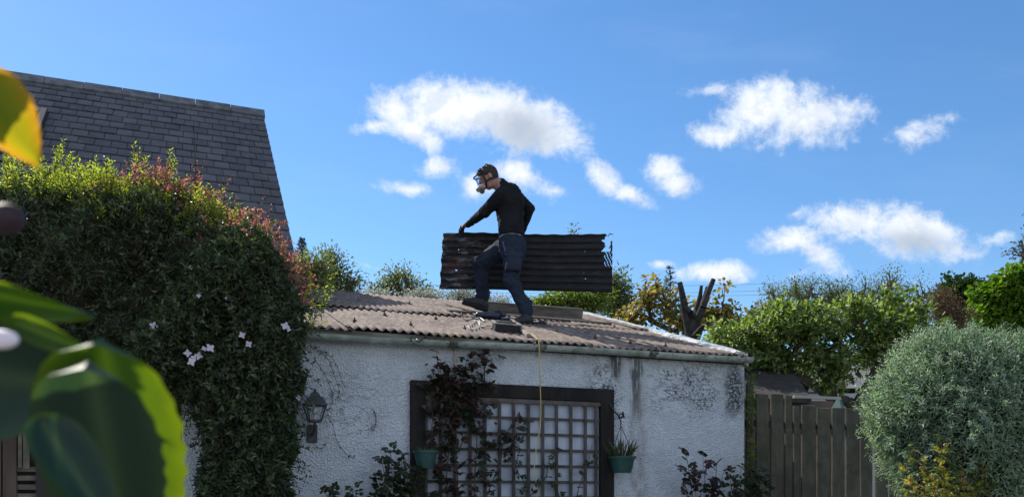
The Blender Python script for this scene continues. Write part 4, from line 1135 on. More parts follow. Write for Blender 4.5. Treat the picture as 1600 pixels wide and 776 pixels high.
def stub(px, r0, r1):
    pp_ = [at(x, y, Y + dy) for x, y, dy in px]
    for i in range(len(pp_) - 1): L.seg(pp_[i], pp_[i + 1], r0 + (r1 - r0) * i / (len(pp_) - 1), r0 + (r1 - r0) * (i + 1) / (len(pp_) - 1), 9)
    d = (pp_[-1] - pp_[-2]).normalized(); L.seg(pp_[-1], pp_[-1] + d * .004, r1, .001, 9)
stub([(1078, 522, 0), (1071, 488, 0), (1067, 465, -.05), (1062, 441, -.05)], .068, .036)
stub([(1086, 505, 0), (1088, 485, .1), (1094, 462, .1), (1096, 446, .1)], .05, .022)
stub([(1086, 510, 0), (1098, 480, -.1), (1106, 458, -.1), (1115, 436, -.1)], .060, .033)
stub([(1098, 475, 0), (1103, 458, .1), (1105, 448, .1)], .04, .025)
stub([(1068, 476, 0), (1080, 488, -.1), (1090, 500, -.05)], .035, .03)
stub([(1080, 530, 0), (1095, 512, -.3), (1110, 500, -.5)], .04, .015)
L.build('trunk', pbr('pollard_bark', (0.022, 0.018, 0.016), .95, (0.05, 0.044, 0.04), ns=14, bump=.7), e); fit(e)

# the orchard tree behind the fence
Y = 11.5
pts = crown_pts([(1148, 550, 36, 22), (1190, 534, 38, 32), (1232, 512, 36, 30), (1280, 520, 42, 36), (1325, 502, 34, 28), (1370, 520, 40, 38), (1412, 500, 34, 30), (1440, 530, 36, 40), (1165, 562, 40, 24), (1222, 560, 44, 26), (1290, 568, 40, 20), (1405, 588, 36, 32), (1350, 556, 36, 22), (1258, 494, 20, 16), (1390, 478, 24, 16), (1330, 486, 18, 12), (1215, 488, 14, 10), (1300, 590, 30, 16), (1420, 570, 30, 30), (1200, 502, 16, 10), (1125, 528, 30, 18), (1160, 515, 30, 14)], Y, 370, shell=.6, dep=.55)
tree('orchard_tree', 'broad mid green orchard tree with crooked dark branches behind the board fence', 'tree', g0_(1330, Y), at(1335, 640, Y), pts, .085, m_apple, 50, .070, .046, .15, jit=.16, rmin=.007, bend=.5)
# twigs reaching in at the right edge
Y = 12.
pts = crown_pts([(1600, 392, 26, 20), (1606, 345, 10, 16), (1640, 380, 40, 40)], Y, 60, shell=.7)
tree('overhanging_tree', 'grey leaved twigs reaching in at the right edge above the lime green tree', 'tree', g0_(1760, Y), at(1700, 430, Y), pts, .05, leafmat('grey_leaves', [(0.05, 0.05, 0.045), (0.09, 0.09, 0.08)], trans=.3), 9, .055, .03, .10, jit=.14, rmin=.004)

# garden hedging at the far side closes the view under the trees
tp = crown_pts([(x, 610, 60, 50) for x in range(1190, 1640, 50)], 17., 260, shell=.5)
tree('hedge', 'shaded green hedge far behind the board fence', 'hedge', g0_(1400, 17.), at(1400, 700, 17.), tp, .05, m_deep, 70, .09, .06, .34, jit=.1, rmin=.008, leafname='foliage')

# ------------------------------------------------------------------ far house and shed behind the fence
def far_house():
    Y = 15.; e = root('far_cottage', Vector(g0_(1330, Y))); tag(e, 'pale cottage with grey slate roofs glimpsed through the orchard tree', 'house')
    mb = MB(); f = lambda x, y, d=0: at(x, y, Y + d)
    mb.add([f(1300, 606), f(1338, 606), f(1372, 606, .0), f(1352, 560, 1.2), f(1322, 562, 1.2)], [(0, 1, 3, 4), (1, 2, 3)]); mb.build('roof', pbr('far_slate', (0.16, 0.16, 0.17), .7, (0.22, .2, .19), ns=8), e)
    mb = MB(); mb.add([f(1262, 612, -.2), f(1306, 612, -.2), f(1330, 566, 1.0), f(1280, 566, 1.0)], [(0, 1, 2, 3)]); mb.build('lower_roof', pbr('far_dark_slate', (0.05, 0.055, 0.07), .7), e)
    mb = MB(); a = f(1256, 614, -.15); b = f(1372, 614, 1.2); mb.box((a.x, a.y, 0), (b.x, b.y + 1.5, a.z)); mb.build('wall', pbr('far_white_wall', (0.34, 0.35, 0.36), .8), e)
    mb = MB(); mb.bar(f(1322, 561, 1.18), f(1303, 608, -.02), .05, .04); mb.build('bargeboard', pbr('far_white_trim', (0.75, 0.76, 0.78), .6), e)
    mb = MB(); mb.bar(f(1266, 564, 1.0), f(1300, 563, 1.0), .05, .10); mb.build('ridge', pbr('far_white_trim', (0.75, 0.76, 0.78), .6), e)
    fit(e)
far_house()
e = root('garden_shed', Vector(g0_(1210, 10.6))); tag(e, 'small dark felt roofed shed just behind the board fence beside the white wall', 'shed')
f = lambda x, y, d=0: at(x, y, 10.4 + d)
mb = MB(); mb.add([f(1140, 622, -.2), f(1268, 622, -.2), f(1240, 580, 1.1), f(1140, 566, 1.1)] + [v - Vector((0, 0, .05)) for v in (f(1140, 622, -.2), f(1268, 622, -.2), f(1240, 580, 1.1), f(1140, 566, 1.1))], [(0, 1, 2, 3), (7, 6, 5, 4), (0, 4, 5, 1), (1, 5, 6, 2), (2, 6, 7, 3)]); mb.build('roof', pbr('roof_felt', (0.028, 0.024, 0.022), 1, (0.045, .04, .035), ns=6, bump=.4), e)
mb = MB(); a = f(1150, 622, -.1); b = f(1258, 622, .9); mb.box((a.x, a.y, 0), (b.x, b.y, a.z - .03)); mb.build('wall', m_brown, e); fit(e)

# ------------------------------------------------------------------ board fence
def fence_extra(t, v, c, b):
    n = t.noise(t.scaled(v, (5, 5, .5)), 9, 6, .65)
    c = t.mix(t.math('MULTIPLY', t.smooth(n, .45, .7), .7), c, (0.04, 0.05, 0.028))
    return c
m_fence = pbr('weathered_boards', (0.056, 0.053, 0.036), .95, (0.098, 0.090, 0.064), ns=5, extra=fence_extra, bump=.5, bs=30)
fe = empty('board_fence', ORG, TH); tag(fe, 'tall fence of weathered vertical boards, stepped down once, right of the white wall', 'fence')
FB = .10
for (x0, x1, yt) in [(1166, 1178, 600), (1180.5, 1201, 614), (1203.5, 1224, 614), (1226.5, 1238, 616), (1240, 1250, 634), (1252, 1274.5, 634), (1276, 1297, 636), (1299, 1320, 637), (1321.5, 1342, 639), (1345, 1364.5, 641), (1367, 1388, 643), (1390, 1410, 645), (1412, 1433, 648), (1436, 1457, 650), (1459, 1480, 652), (1483, 1504, 654)]:
    a = W(x0 + .9, yt, FB); c = W(x1 - .9, yt, FB); h = random.uniform(-.01, .01); dp = random.uniform(-.006, .006); dz_ = random.uniform(-.012, .012)
    mb = MB(); nz = 8; zt_ = c.z + h
    for i in range(nz):
        z0 = .05 + (zt_ - .05) * i / nz; z1 = .05 + (zt_ - .05) * (i + 1) / nz
    vs = []; lean = random.uniform(-.006, .006)
    for i in range(nz + 1):
        z = .05 + (zt_ - .05) * i / nz; w1, w2 = random.uniform(-.002, .002), random.uniform(-.002, .002)
        s_ = .010 if i == nz else 0
        vs += [(a.x + w1 + lean * i / nz, FB + dp, z - s_ * random.random()), (c.x + w2 + lean * i / nz, FB + dp, z - s_ * random.random()), (c.x + w2 + lean * i / nz, FB + dp + .02, z), (a.x + w1 + lean * i / nz, FB + dp + .02, z)]
    fs = [(3, 2, 1, 0), tuple(4 * nz + k for k in range(4))]
    for i in range(nz):
        for k in range(4): k2 = (k + 1) % 4; fs.append((4 * i + k, 4 * i + k2, 4 * i + 4 + k2, 4 * i + 4 + k))
    mb.add(vs, fs); mb.build('board', m_fence, fe)
for z in (.5, W(1300, 665, FB).z):
    mb = MB(); mb.box((A1 + .03, FB + .03, z - .035), (W(1510, 650, FB).x, FB + .065, z + .035)); mb.build('rail', m_fence, fe)
mb = MB(); a = W(1152, 612, .9); mb = MB(); mb.bar(W(1240, 619, .5), W(1313, 622, .5), .03, .03); o = mb.build('washing_rail', pbr('bleached_rail', (0.32, .30, .27), .8)); tag(in_shed(o), 'pale bare wooden rail running above the lower fence boards', 'rail')
e = root('garden_feeder', at(1310, 640, 9.6)); tag(e, 'small green pointed roof of a garden feeder above the fence top', 'bird feeder')
mb = MB(); mb.lathe([(.085, 0), (.08, .01), (.0001, .17)], (0, 0, 0), 4); mb.build('roof', pbr('feeder_green', (0.06, .12, .10), .6), e)
mb = MB(); mb.box((-.05, -.05, -.14), (.05, .05, -.001)); mb.build('box', pbr('feeder_wood', (.2, .16, .11), .8), e)
mb = MB(); mb.tube([(0, 0, -.14), (0, 0, -e.location.z)], .018, 8); mb.build('post', m_brown, e)

# ------------------------------------------------------------------ silvery bush
m_silver = leafmat('silver_leaves', [(0.09, 0.14, 0.09), (0.17, 0.24, 0.165), (0.26, 0.33, 0.25), (0.35, 0.40, 0.30)], trans=.30, gloss=.7, tint=(.9, 1.1, .6), tgain=2)
sb = root('silvery_bush', Vector(g0_(1502, 6.9))); tag(sb, 'large round silvery green willow leaved bush in front of the board fence', 'bush')
Y = 6.9; C_ = np.array(at(1505, 655, Y)); s = Y / FPX; RX, RY_, RZ_ = 136 * s, .70, 128 * s
def low(P):
    q = P - C_; k = np.clip(-q[:, 2:3] / RZ_, 0, 1); q = q * np.concatenate([1 - .30 * k ** 2, 1 - .2 * k ** 2, 1 + .6 * k], 1); q[:, 0] += (k[:, 0] ** 2) * .12; return C_ + q
def bush_r(d): return 1 + .03 * np.sin(d[:, 0] * 3.3 + 1) * np.sin(d[:, 2] * 3.7 + .5) + .07 * np.sin(d[:, 0] * 7 + 1) * np.sin(d[:, 2] * 6) + .035 * np.sin(d[:, 0] * 15 + d[:, 1] * 9) * np.sin(d[:, 2] * 17 + 1) + .02 * np.sin(d[:, 0] * 31) * np.sin(d[:, 2] * 29 + d[:, 1] * 22)
n = 38000; d = unit(rng.normal(size=(n, 3))); d = d[(d[:, 1] < .55)]; n = len(d)
rr_ = bush_r(d) * (1 - np.abs(rng.normal(size=n)) * .085); P = low(C_ + d * rr_[:, None] * [RX, RY_, RZ_])
dr = np.array([-.35, -.2, .5]); D = unit(d * .75 + rng.normal(size=(n, 3)) * .6 + [0, 0, -.1]); lv = Leaves()
lv.add(P, D, unit(d + rng.normal(size=(n, 3)) * .5), .058 * (.6 + .7 * rng.random(n)), .011 * (.7 + .6 * rng.random(n)), shape='lance', curl=.25)
n2 = 1300; d = unit(rng.normal(size=(n2, 3)) + [0, 0, .5]); P = low(C_ + d * bush_r(d)[:, None] * [RX, RY_, RZ_] * .97)
mstem = MB(); sprigs([tuple(p) for p in P], [tuple(x * .9 + np.array([0, 0, .25]) + rng.normal(size=3) * .3) for x in d], .15, 17, .050, .009, lv, mstem)
lv.build('foliage', m_silver, sb); tag(mstem.build('twigs', m_stem, sb), kind='stuff')
mt_ = MB(); mt_.tube([(C_[0] + .05, C_[1], 0), (C_[0] + .02, C_[1], .6), tuple(C_)], [.07, .06, .04], 8); mt_.build('trunk', m_bark, sb)
uu, vv = np.meshgrid(np.linspace(0, 2 * PI, 49), np.linspace(0, PI, 25), indexing='ij'); dd = np.stack([np.cos(uu) * np.sin(vv), np.sin(uu) * np.sin(vv), np.cos(vv)], -1).reshape(-1, 3)
idx = np.arange(49 * 25).reshape(49, 25); me = np_mesh('inner_twigs', low(C_ + dd * bush_r(dd)[:, None] * [RX, RY_, RZ_] * .84), np.stack([idx[:-1, :-1], idx[1:, :-1], idx[1:, 1:], idx[:-1, 1:]], -1).reshape(-1, 4))
link('inner_twigs', me, pbr('inner_twig_mass', (.018, .024, .014), 1, (.035, .045, .026), ns=30, bump=1, bs=50), sb); fit(sb)

# ------------------------------------------------------------------ roses and small plants
m_rose = leafmat('rose_leaves', [(0.018, 0.028, 0.016), (0.028, 0.036, 0.020), (0.045, 0.026, 0.022), (0.065, 0.028, 0.028)], trans=.25, gloss=.4)
m_rose2 = leafmat('dark_rose_leaves', [(0.018, 0.030, 0.015), (0.030, 0.050, 0.020), (0.045, 0.035, 0.022)], trans=.25, gloss=.4)
m_gold = leafmat('golden_rose_leaves', [(0.06, 0.10, 0.02), (0.13, 0.18, 0.03), (0.26, 0.27, 0.06), (0.28, 0.17, 0.06)], trans=.5, tint=(1.2, 1, .4), tgain=1.8)


def rose(name, label, cat, stems, mat, ln=.038, wd=.028, step=.05, dens=1.0, group=None, side=.05, leafname='leaves'):
    """stems: lists of shed-frame points; compound leaves of five leaflets along them"""
    e = empty(name, ORG, TH); tag(e, label, cat, group); lv = Leaves()
    for st in stems:
        mb = MB(); pts = smooth_curve(st, 6); k = len(pts); mb.tube(pts, [.0055 * (1 - .7 * i / k) for i in range(k)], 5); mb.build('stem', m_stem, e)
        acc = 0
        for i in range(1, k):
            sg = (pts[i] - pts[i - 1]); acc += sg.length
            while acc > step:
                acc -= step * random.uniform(.6, 1.5)
                if random.random() > dens: continue
                d = Vector((random.uniform(-1, 1), random.uniform(-1, .25), random.uniform(-.5, .7))).normalized(); st_l = side * random.uniform(.6, 1.5); p = pts[i]; q = p + d * st_l
                cr_ = d.cross(Vector((0, -.6, .8))).normalized(); P = []; D = []
                for t_, sgn in ((.45, 1), (.45, -1), (.8, 1), (.8, -1), (1.0, 0)):
                    P.append(p.lerp(q, t_)); D.append(d * (.5 if sgn else 1) + cr_ * sgn)
                lv.add(np.array(P), np.array(D), np.array([cr_.cross(d)] * 5) + rng.normal(size=(5, 3)) * .35, ln * (.7 + .5 * rng.random(5)), wd * (.7 + .5 * rng.random(5)), fold=.1, rnd=np.clip(rng.random() + rng.normal(size=5) * .1, 0, 1))
    lv.build(leafname, mat, e); return e


def sp(px, b=-.08, j=.03): return [W(x, y, b - random.random() * j) for x, y in px]


st = [sp([(700, 800), (698, 740), (702, 690), (695, 650), (690, 610), (684, 575), (682, 550)]), sp([(712, 800), (715, 740), (708, 690), (722, 640), (730, 590), (738, 565), (757, 558), (775, 552)]),
      sp([(742, 800), (742, 740), (745, 690), (740, 640), (752, 600), (760, 570), (772, 580)]), sp([(680, 800), (690, 750), (672, 700), (676, 650), (668, 620), (662, 596)]),
      sp([(718, 700), (735, 660), (722, 620), (728, 570), (732, 550)]), sp([(700, 690), (720, 650), (700, 620), (712, 590)]), sp([(735, 720), (765, 700), (780, 690), (795, 700)]), sp([(750, 800), (770, 750), (782, 720), (790, 680), (812, 660)]),
      sp([(690, 600), (710, 585), (740, 590), (765, 612)]), sp([(700, 640), (725, 620), (750, 625), (768, 640)]), sp([(668, 606), (690, 598), (700, 575)]), sp([(676, 640), (690, 625), (715, 612), (735, 602)])]
ro = rose('climbing_rose', 'climbing rose with dark reddish leaves sprawling over the left half of the trellis', 'rose', st, m_rose, step=.034, side=.055, ln=.050, wd=.040)
st = [sp([(710 + random.uniform(-42, 60), 650 + random.uniform(-25, 25)), (705 + random.uniform(-30, 40), 620), (705 + random.uniform(-30, 50), 585 + random.uniform(-12, 12))], -.07, .07) for _ in range(9)]
lv = Leaves()
st2 = [sp([(815, 800), (822, 760), (806, 730), (812, 700), (800, 680), (822, 660)]), sp([(812, 790), (850, 750), (858, 720), (875, 700)]), sp([(895, 800), (905, 760), (918, 725), (925, 695)]), sp([(880, 790), (868, 755), (872, 730)])]
rose('climbing_rose', 'thin leafed rose stems in front of the right half of the trellis', 'rose', st2, m_rose2, step=.05, dens=.8, side=.05)
for s_ in st:      # the thick tangle over the top rail belongs to the first rose
    pts = smooth_curve(s_, 5); mb = MB(); mb.tube(pts, .003, 4); mb.build('stem', m_stem, ro)
    for p in pts:
        k = 3; lv.add(np.array([p] * k) + rng.normal(size=(k, 3)) * [.034, .02, .034], rdir(k, -.1), rdir(k) + [0, -.8, .3], .048, .038)
lv.build('dense_leaves', m_rose, ro)


def bushlet(name, label, cat, px, mat, n, b=-.25, tops=None, **k):
    """a small plant: stems from the ground up to given tips"""
    st = []
    for (x, y) in tops:
        bx = px[0] + random.uniform(-px[1], px[1]); st.append([W(bx, 860, b + random.uniform(-.05, .05)), W((bx * .5 + x * .5), (860 + y) / 2 + 10, b + random.uniform(-.08, .03)), W(x, y, b + random.uniform(-.1, .06))])
    return rose(name, label, cat, st, mat, **k)


bushlet('rose_bush', 'low dark rose bush at the foot of the wall left of the trellis', 'rose', (615, 14), m_rose2, 0, tops=[(610, 702), (596, 715), (628, 708), (585, 738), (640, 735), (650, 752), (600, 750), (620, 735), (632, 760), (590, 765), (655, 730), (612, 770), (625, 750)], step=.026, side=.045, ln=.046, wd=.036)
bushlet('rose_bush', 'rose bush with purple red leaves against the right end of the white wall', 'rose', (1105, 14), m_rose, 0, tops=[(1072, 706), (1098, 712), (1120, 722), (1132, 732), (1085, 735), (1110, 745), (1095, 760), (1125, 755), (1068, 738), (1140, 765)], step=.040, side=.05, ln=.050, wd=.042)
bushlet('low_plant', 'small dark plant tip at the bottom edge left of the low rose bush', 'plant', (530, 8), m_rose2, 0, tops=[(514, 757), (522, 765), (552, 760), (558, 768)], step=.03, side=.04, ln=.044, wd=.032)
bushlet('low_plant', 'dark leafy plant at the wall corner where the board fence begins', 'plant', (1155, 10), m_rose2, 0, b=-.20, tops=[(1140, 738), (1158, 728), (1172, 722), (1186, 735), (1165, 745), (1200, 750), (1180, 755), (1150, 756), (1195, 730)], step=.03, side=.05, ln=.044, wd=.032)
bushlet('golden_rose', 'rose with golden green and orange leaves in front of the silvery bush', 'rose', (1475, 35), m_gold, 0, b=-2.2, tops=[(1408, 735), (1425, 700), (1440, 720), (1462, 705), (1482, 690), (1490, 715), (1510, 735), (1532, 700), (1545, 728), (1520, 752), (1450, 745), (1470, 735), (1500, 755), (1430, 755), (1550, 750), (1490, 745), (1415, 760), (1470, 680), (1538, 715)], step=.022, side=.040, ln=.030, wd=.020)
bushlet('edge_flowers', 'reddish flower stems at the bottom edge beneath the silvery bush', 'plant', (1560, 20), m_rose, 0, b=-2.2, tops=[(1560, 768), (1570, 772), (1550, 766), (1582, 770)], step=.02, side=.025, ln=.02, wd=.016)

# vine strands at the corner of the wall, yellow green
bushlet('corner_vine', 'yellow green vine strands climbing the gap between the wall and the fence', 'climbing plant', (1170, 3), m_yg, 0, b=.04, tops=[(1168, 575), (1172, 590), (1176, 600), (1170, 620)], step=.03, side=.03, ln=.03, wd=.018)

# ------------------------------------------------------------------ overhead wires
for lab, y0, y1, g_ in (('highest of the thin overhead wires left of the sheet', 431, 425, 0), ('middle of the thin overhead wires left of the sheet', 441, 436, 0), ('lowest of the thin overhead wires left of the sheet', 443.5, 443, 0)):
    p = at(380, y0 + 2, 60.); q = at(1300, y1 + 14, 62.); pts = [p.lerp(q, t_ / 24) - Vector((0, 0, 1.3 * 4 * (t_ / 24) * (1 - t_ / 24) * .4)) for t_ in range(25)]
    mb = MB(); mb.tube(pts, .011, 4); tag(mb.build('overhead_wire', pbr('wire_grey', (.10, .11, .13), .6)), lab, 'wire', 'overhead wires')

# ------------------------------------------------------------------ the corrugated sheet he carries
def corr_sheet():
    Y = 9.56; tl = at(692, 365, Y); bl = at(687, 451, Y + .02); tr_ = at(948, 366, Y); br = at(957, 456, Y + .02)
    nx, nz = 190, 120; per = 8.5
    S_, T_ = np.meshgrid(np.linspace(0, 1, nx), np.linspace(0, 1, nz), indexing='ij')
    a, b, c, d = map(np.array, (tl, bl, tr_, br))
    top = a + (c - a) * S_[..., None] * 1.035; bot = b + (d - b) * S_[..., None]
    P = top + (bot - top) * T_[..., None]
    nr = np.array([0.05, -1, 0.03]); nr /= np.linalg.norm(nr)
    wob = .012 * np.sin(S_ * 5) + .006 * np.sin(S_ * 13 + T_ * 4)
    P = P + nr * (np.cos(T_ * per * 2 * PI) * .0095 + wob)[..., None]
    P[..., 2] += .008 * np.sin(S_ * 8) * (1 - T_) + .003 * np.sin(S_ * 60) * (T_ < .02)
    P[..., 0] += np.where(S_ < .01, .006 * np.sin(T_ * 24), 0)
    keep = np.ones((nx - 1, nz - 1), bool); s = (S_[:-1, :-1] + S_[1:, 1:]) / 2; t = (T_[:-1, :-1] + T_[1:, 1:]) / 2
    # torn end and bolt holes
    end = .955 + .010 * np.sin(t * 40) + .006 * np.sin(t * 91)
    torn = (t < .56) & (s > end) & ~((t > .14) & (s > .985 - (t - .14) * .05))
    notch = (t > .18) & (t < .30) & (s > .972 - .3 * (t - .18)) & (s < .99)
    lace = (t > .30) & (t < .56) & (s > .952) & ((np.sin(s * 410 + t * 31) * np.sin(t * 83 + s * 60)) > .30)
    keep &= ~((t < .22) & (s > end - .02 * t)); keep &= ~(notch); keep &= ~lace; keep |= (t > .13) & (s > .988) & (t < .3)
    for (hx, hy, r_) in [(716, 392, .9), (714, 424, 1.0), (814, 392, 1.1), (813, 425, 1.1), (913, 392, .8), (912, 425, .8), (915, 434, .8)]:
        hs = (hx - 690) / 266 ; ht = (hy - 366) / 88
        keep &= ~((np.abs(s - hs) < .0034 * r_) & (np.abs(t - ht) < .0095 * r_))
    idx = np.arange(nx * nz).reshape(nx, nz); q = np.stack([idx[:-1, :-1], idx[1:, :-1], idx[1:, 1:], idx[:-1, 1:]], -1)[keep]
    def ex(t_, v, c, b_):
        n = t_.noise(t_.scaled(v, (1, 1, 2)), 3.2, 5, .6); sp_ = t_.node('ShaderNodeSeparateXYZ'); t_.l.new(v, sp_.inputs[0])
        left = t_.smooth(sp_.outputs[0], -.15, -.62)
        c = t_.mix(t_.math('MULTIPLY', t_.smooth(n, .48, .62), left), c, (.055, .028, .022))
        g = t_.noise(t_.scaled(v, (.6, 1, 2)), 12, 5, .7)
        c = t_.mix(t_.math('MULTIPLY', t_.smooth(g, .50, .66), t_.math('ADD', t_.math('MULTIPLY', left, .75), .08)), c, (.17, .18, .21))  # bluish highlights painted into the colour, strongest on the left
        return c
    m = pbr('tarred_iron', (0.009, 0.009, 0.011), .62, (0.015, 0.015, 0.018), ns=6, extra=ex, bump=.25, bs=40, spec=.28)
    me = np_mesh('corrugated_sheet', P.reshape(-1, 3), q); o = link('corrugated_sheet', me, m, smooth=True)
    so_ = o.modifiers.new('thick', 'SOLIDIFY'); so_.thickness = .0022
    tag(o, 'long black rusty corrugated iron sheet with a torn right end, carried upright by the man', 'metal sheet')
    mb = MB(); p = at(950, 369, Y); mb.tube([p, p + Vector((.02, 0, .03)), p + Vector((.035, -.01, .018)), p + Vector((.06, 0, .022))], [.006, .007, .006, .003], 5); k = mb.build('curled_scrap', m, o)
    mb = MB(); p = at(952, 388, Y); mb.tube([p, p + Vector((.022, 0, .045)), p + Vector((.03, -.01, .075))], [.008, .009, .004], 5); mb.build('curled_scrap', m, o)
    return o


sheet = corr_sheet()


# ------------------------------------------------------------------ bodies as blended solids
class SDF:
    def __init__(s, lo, hi, h):
        s.lo = np.array(lo, float); s.h = h; s.n = np.ceil((np.array(hi) - s.lo) / h).astype(int) + 1
        s.D = np.full(tuple(s.n), .25, np.float32)

    def _blk(s, lo, hi):
        i0 = np.clip(((lo - s.lo) / s.h).astype(int), 0, s.n - 1); i1 = np.clip(((hi - s.lo) / s.h).astype(int) + 2, 1, s.n)
        ax = [s.lo[k] + s.h * np.arange(i0[k], i1[k], dtype=np.float32) for k in range(3)]
        sl = tuple(slice(i0[k], i1[k]) for k in range(3)); return sl, np.meshgrid(*ax, indexing='ij')

    def _put(s, sl, d, k, sub=False):
        A = s.D[sl]
        if sub: s.D[sl] = np.maximum(A, -d); return
        if k <= 0: s.D[sl] = np.minimum(A, d); return
        hh = np.clip(.5 + .5 * (A - d) / k, 0, 1); s.D[sl] = A * (1 - hh) + d * hh - k * hh * (1 - hh)

    def cone(s, a, b, ra, rb, k=.02, sub=False):
        a = np.array(a, float); b = np.array(b, float); m = max(ra, rb) + .09
        sl, (X, Y, Z) = s._blk(np.minimum(a, b) - m, np.maximum(a, b) + m); d = b - a; L = d @ d + 1e-12
        t = np.clip(((X - a[0]) * d[0] + (Y - a[1]) * d[1] + (Z - a[2]) * d[2]) / L, 0, 1)
        s._put(sl, np.sqrt((X - a[0] - t * d[0]) ** 2 + (Y - a[1] - t * d[1]) ** 2 + (Z - a[2] - t * d[2]) ** 2) - (ra + (rb - ra) * t), k, sub)

    def ell(s, c, r, k=.02, rot=None, sub=False):
        c = np.array(c, float); r = np.array(r, float); m = r.max() + .09; sl, (X, Y, Z) = s._blk(c - m, c + m)
        Mx = np.eye(3) if rot is None else np.array(rot).T; q = [Mx[i, 0] * (X - c[0]) + Mx[i, 1] * (Y - c[1]) + Mx[i, 2] * (Z - c[2]) for i in range(3)]
        k0 = np.sqrt(sum((q[i] / r[i]) ** 2 for i in range(3))); k1 = np.sqrt(sum((q[i] / r[i] ** 2) ** 2 for i in range(3))) + 1e-9
        s._put(sl, k0 * (k0 - 1) / k1, k, sub)

    def box(s, c, r, rnd=.01, k=.01, rot=None, sub=False):
        c = np.array(c, float); m = np.linalg.norm(r) + .06; sl, (X, Y, Z) = s._blk(c - m, c + m)
        Mx = np.eye(3) if rot is None else np.array(rot).T; q = [np.abs(Mx[i, 0] * (X - c[0]) + Mx[i, 1] * (Y - c[1]) + Mx[i, 2] * (Z - c[2])) - r[i] + rnd for i in range(3)]
        s._put(sl, np.sqrt(sum(np.maximum(v, 0) ** 2 for v in q)) + np.minimum(np.maximum(np.maximum(q[0], q[1]), q[2]), 0) - rnd, k, sub)

    def plane(s, p, n):
        """cut away the side n points to"""
        p = np.array(p, float); n = np.array(n, float); n /= np.linalg.norm(n); ax = [s.lo[k] + s.h * np.arange(s.n[k], dtype=np.float32) for k in range(3)]
        X, Y, Z = np.meshgrid(*ax, indexing='ij'); s.D = np.maximum(s.D, ((X - p[0]) * n[0] + (Y - p[1]) * n[1] + (Z - p[2]) * n[2]).astype(np.float32))

    def folds(s, f):
        ax = [s.lo[k] + s.h * np.arange(s.n[k], dtype=np.float32) for k in range(3)]; X, Y, Z = np.meshgrid(*ax, indexing='ij'); s.D += f(X, Y, Z).astype(np.float32)

    def mesh(s, name):
        D = s.D; n = s.n; ins = D < 0
        c = [ins[i:n[0] - 1 + i, j:n[1] - 1 + j, k:n[2] - 1 + k] for i in (0, 1) for j in (0, 1) for k in (0, 1)]
        cnt = sum(x.astype(np.int8) for x in c); act = (cnt > 0) & (cnt < 8); I = np.argwhere(act); vid = np.full(act.shape, -1, np.int64); vid[act] = np.arange(len(I))
        acc = np.zeros((len(I), 3)); num = np.zeros(len(I))
        cor = [(i, j, k) for i in (0, 1) for j in (0, 1) for k in (0, 1)]
        for p in cor:
            for ax in range(3):
                if p[ax]: continue
                q = list(p); q[ax] = 1; dp = D[I[:, 0] + p[0], I[:, 1] + p[1], I[:, 2] + p[2]]; dq = D[I[:, 0] + q[0], I[:, 1] + q[1], I[:, 2] + q[2]]
                m = (dp < 0) != (dq < 0); t = np.where(m, dp / np.where(m, dp - dq, 1), 0); pt = np.tile(np.array(p, float), (len(I), 1)); pt[:, ax] += t; acc[m] += pt[m]; num[m] += 1
        V = s.lo + (I + acc / num[:, None]) * s.h; F = []
        for ax in range(3):
            o1, o2 = [(1, 2), (2, 0), (0, 1)][ax]; a = ins; sl0 = [slice(None)] * 3; sl1 = [slice(None)] * 3; sl0[ax] = slice(0, -1); sl1[ax] = slice(1, None)
            A = a[tuple(sl0)]; B = a[tuple(sl1)]; E_ = np.argwhere(A != B); flip = A[E_[:, 0], E_[:, 1], E_[:, 2]]
            ok = (E_[:, o1] > 0) & (E_[:, o2] > 0) & (E_[:, o1] < n[o1] - 1) & (E_[:, o2] < n[o2] - 1); E_ = E_[ok]; flip = flip[ok]
            qs = []
            for d1, d2 in ((-1, -1), (0, -1), (0, 0), (-1, 0)):
                c_ = E_.copy(); c_[:, o1] += d1; c_[:, o2] += d2; qs.append(vid[c_[:, 0], c_[:, 1], c_[:, 2]])
            q = np.stack(qs, 1); q[~flip] = q[~flip][:, ::-1]; F.append(q)
        return np_mesh(name, V, np.concatenate(F))


def v3(x, y, Y): return np.array(at(x, y, Y))


# joints, from the photograph: he strides to the left with the sheet behind him
J = dict(pelvis=v3(799, 377, 9.14), waist=v3(796, 353, 9.14), chest=v3(792, 318, 9.13), neck=v3(781, 290, 9.13), head=v3(763, 277, 9.12),
         shN=v3(783, 304, 8.97), elN=v3(757, 331, 9.10), wrN=v3(732, 350, 9.38), shF=v3(806, 306, 9.29), elF=v3(827, 326, 9.30), wrF=v3(817, 358, 9.42),
         hipN=v3(803, 384, 9.05), knN=v3(799, 437, 8.98), anN=v3(822, 490, 8.98), hipF=v3(794, 384, 9.23), knF=v3(751, 412, 9.34), anF=v3(754, 466, 9.42))
px = lambda k: k * 9.1 / FPX       # photo pixels at his distance -> metres
man = root('person', Vector((J['pelvis'][0], J['pelvis'][1], float(J['anN'][2]) - .10)))
tag(man, 'man in black jumper, navy work trousers and respirator striding left across the roof', 'person')
m_skin = pbr('skin', (0.36, 0.20, 0.15), .55, (0.28, 0.15, 0.11), ns=12)


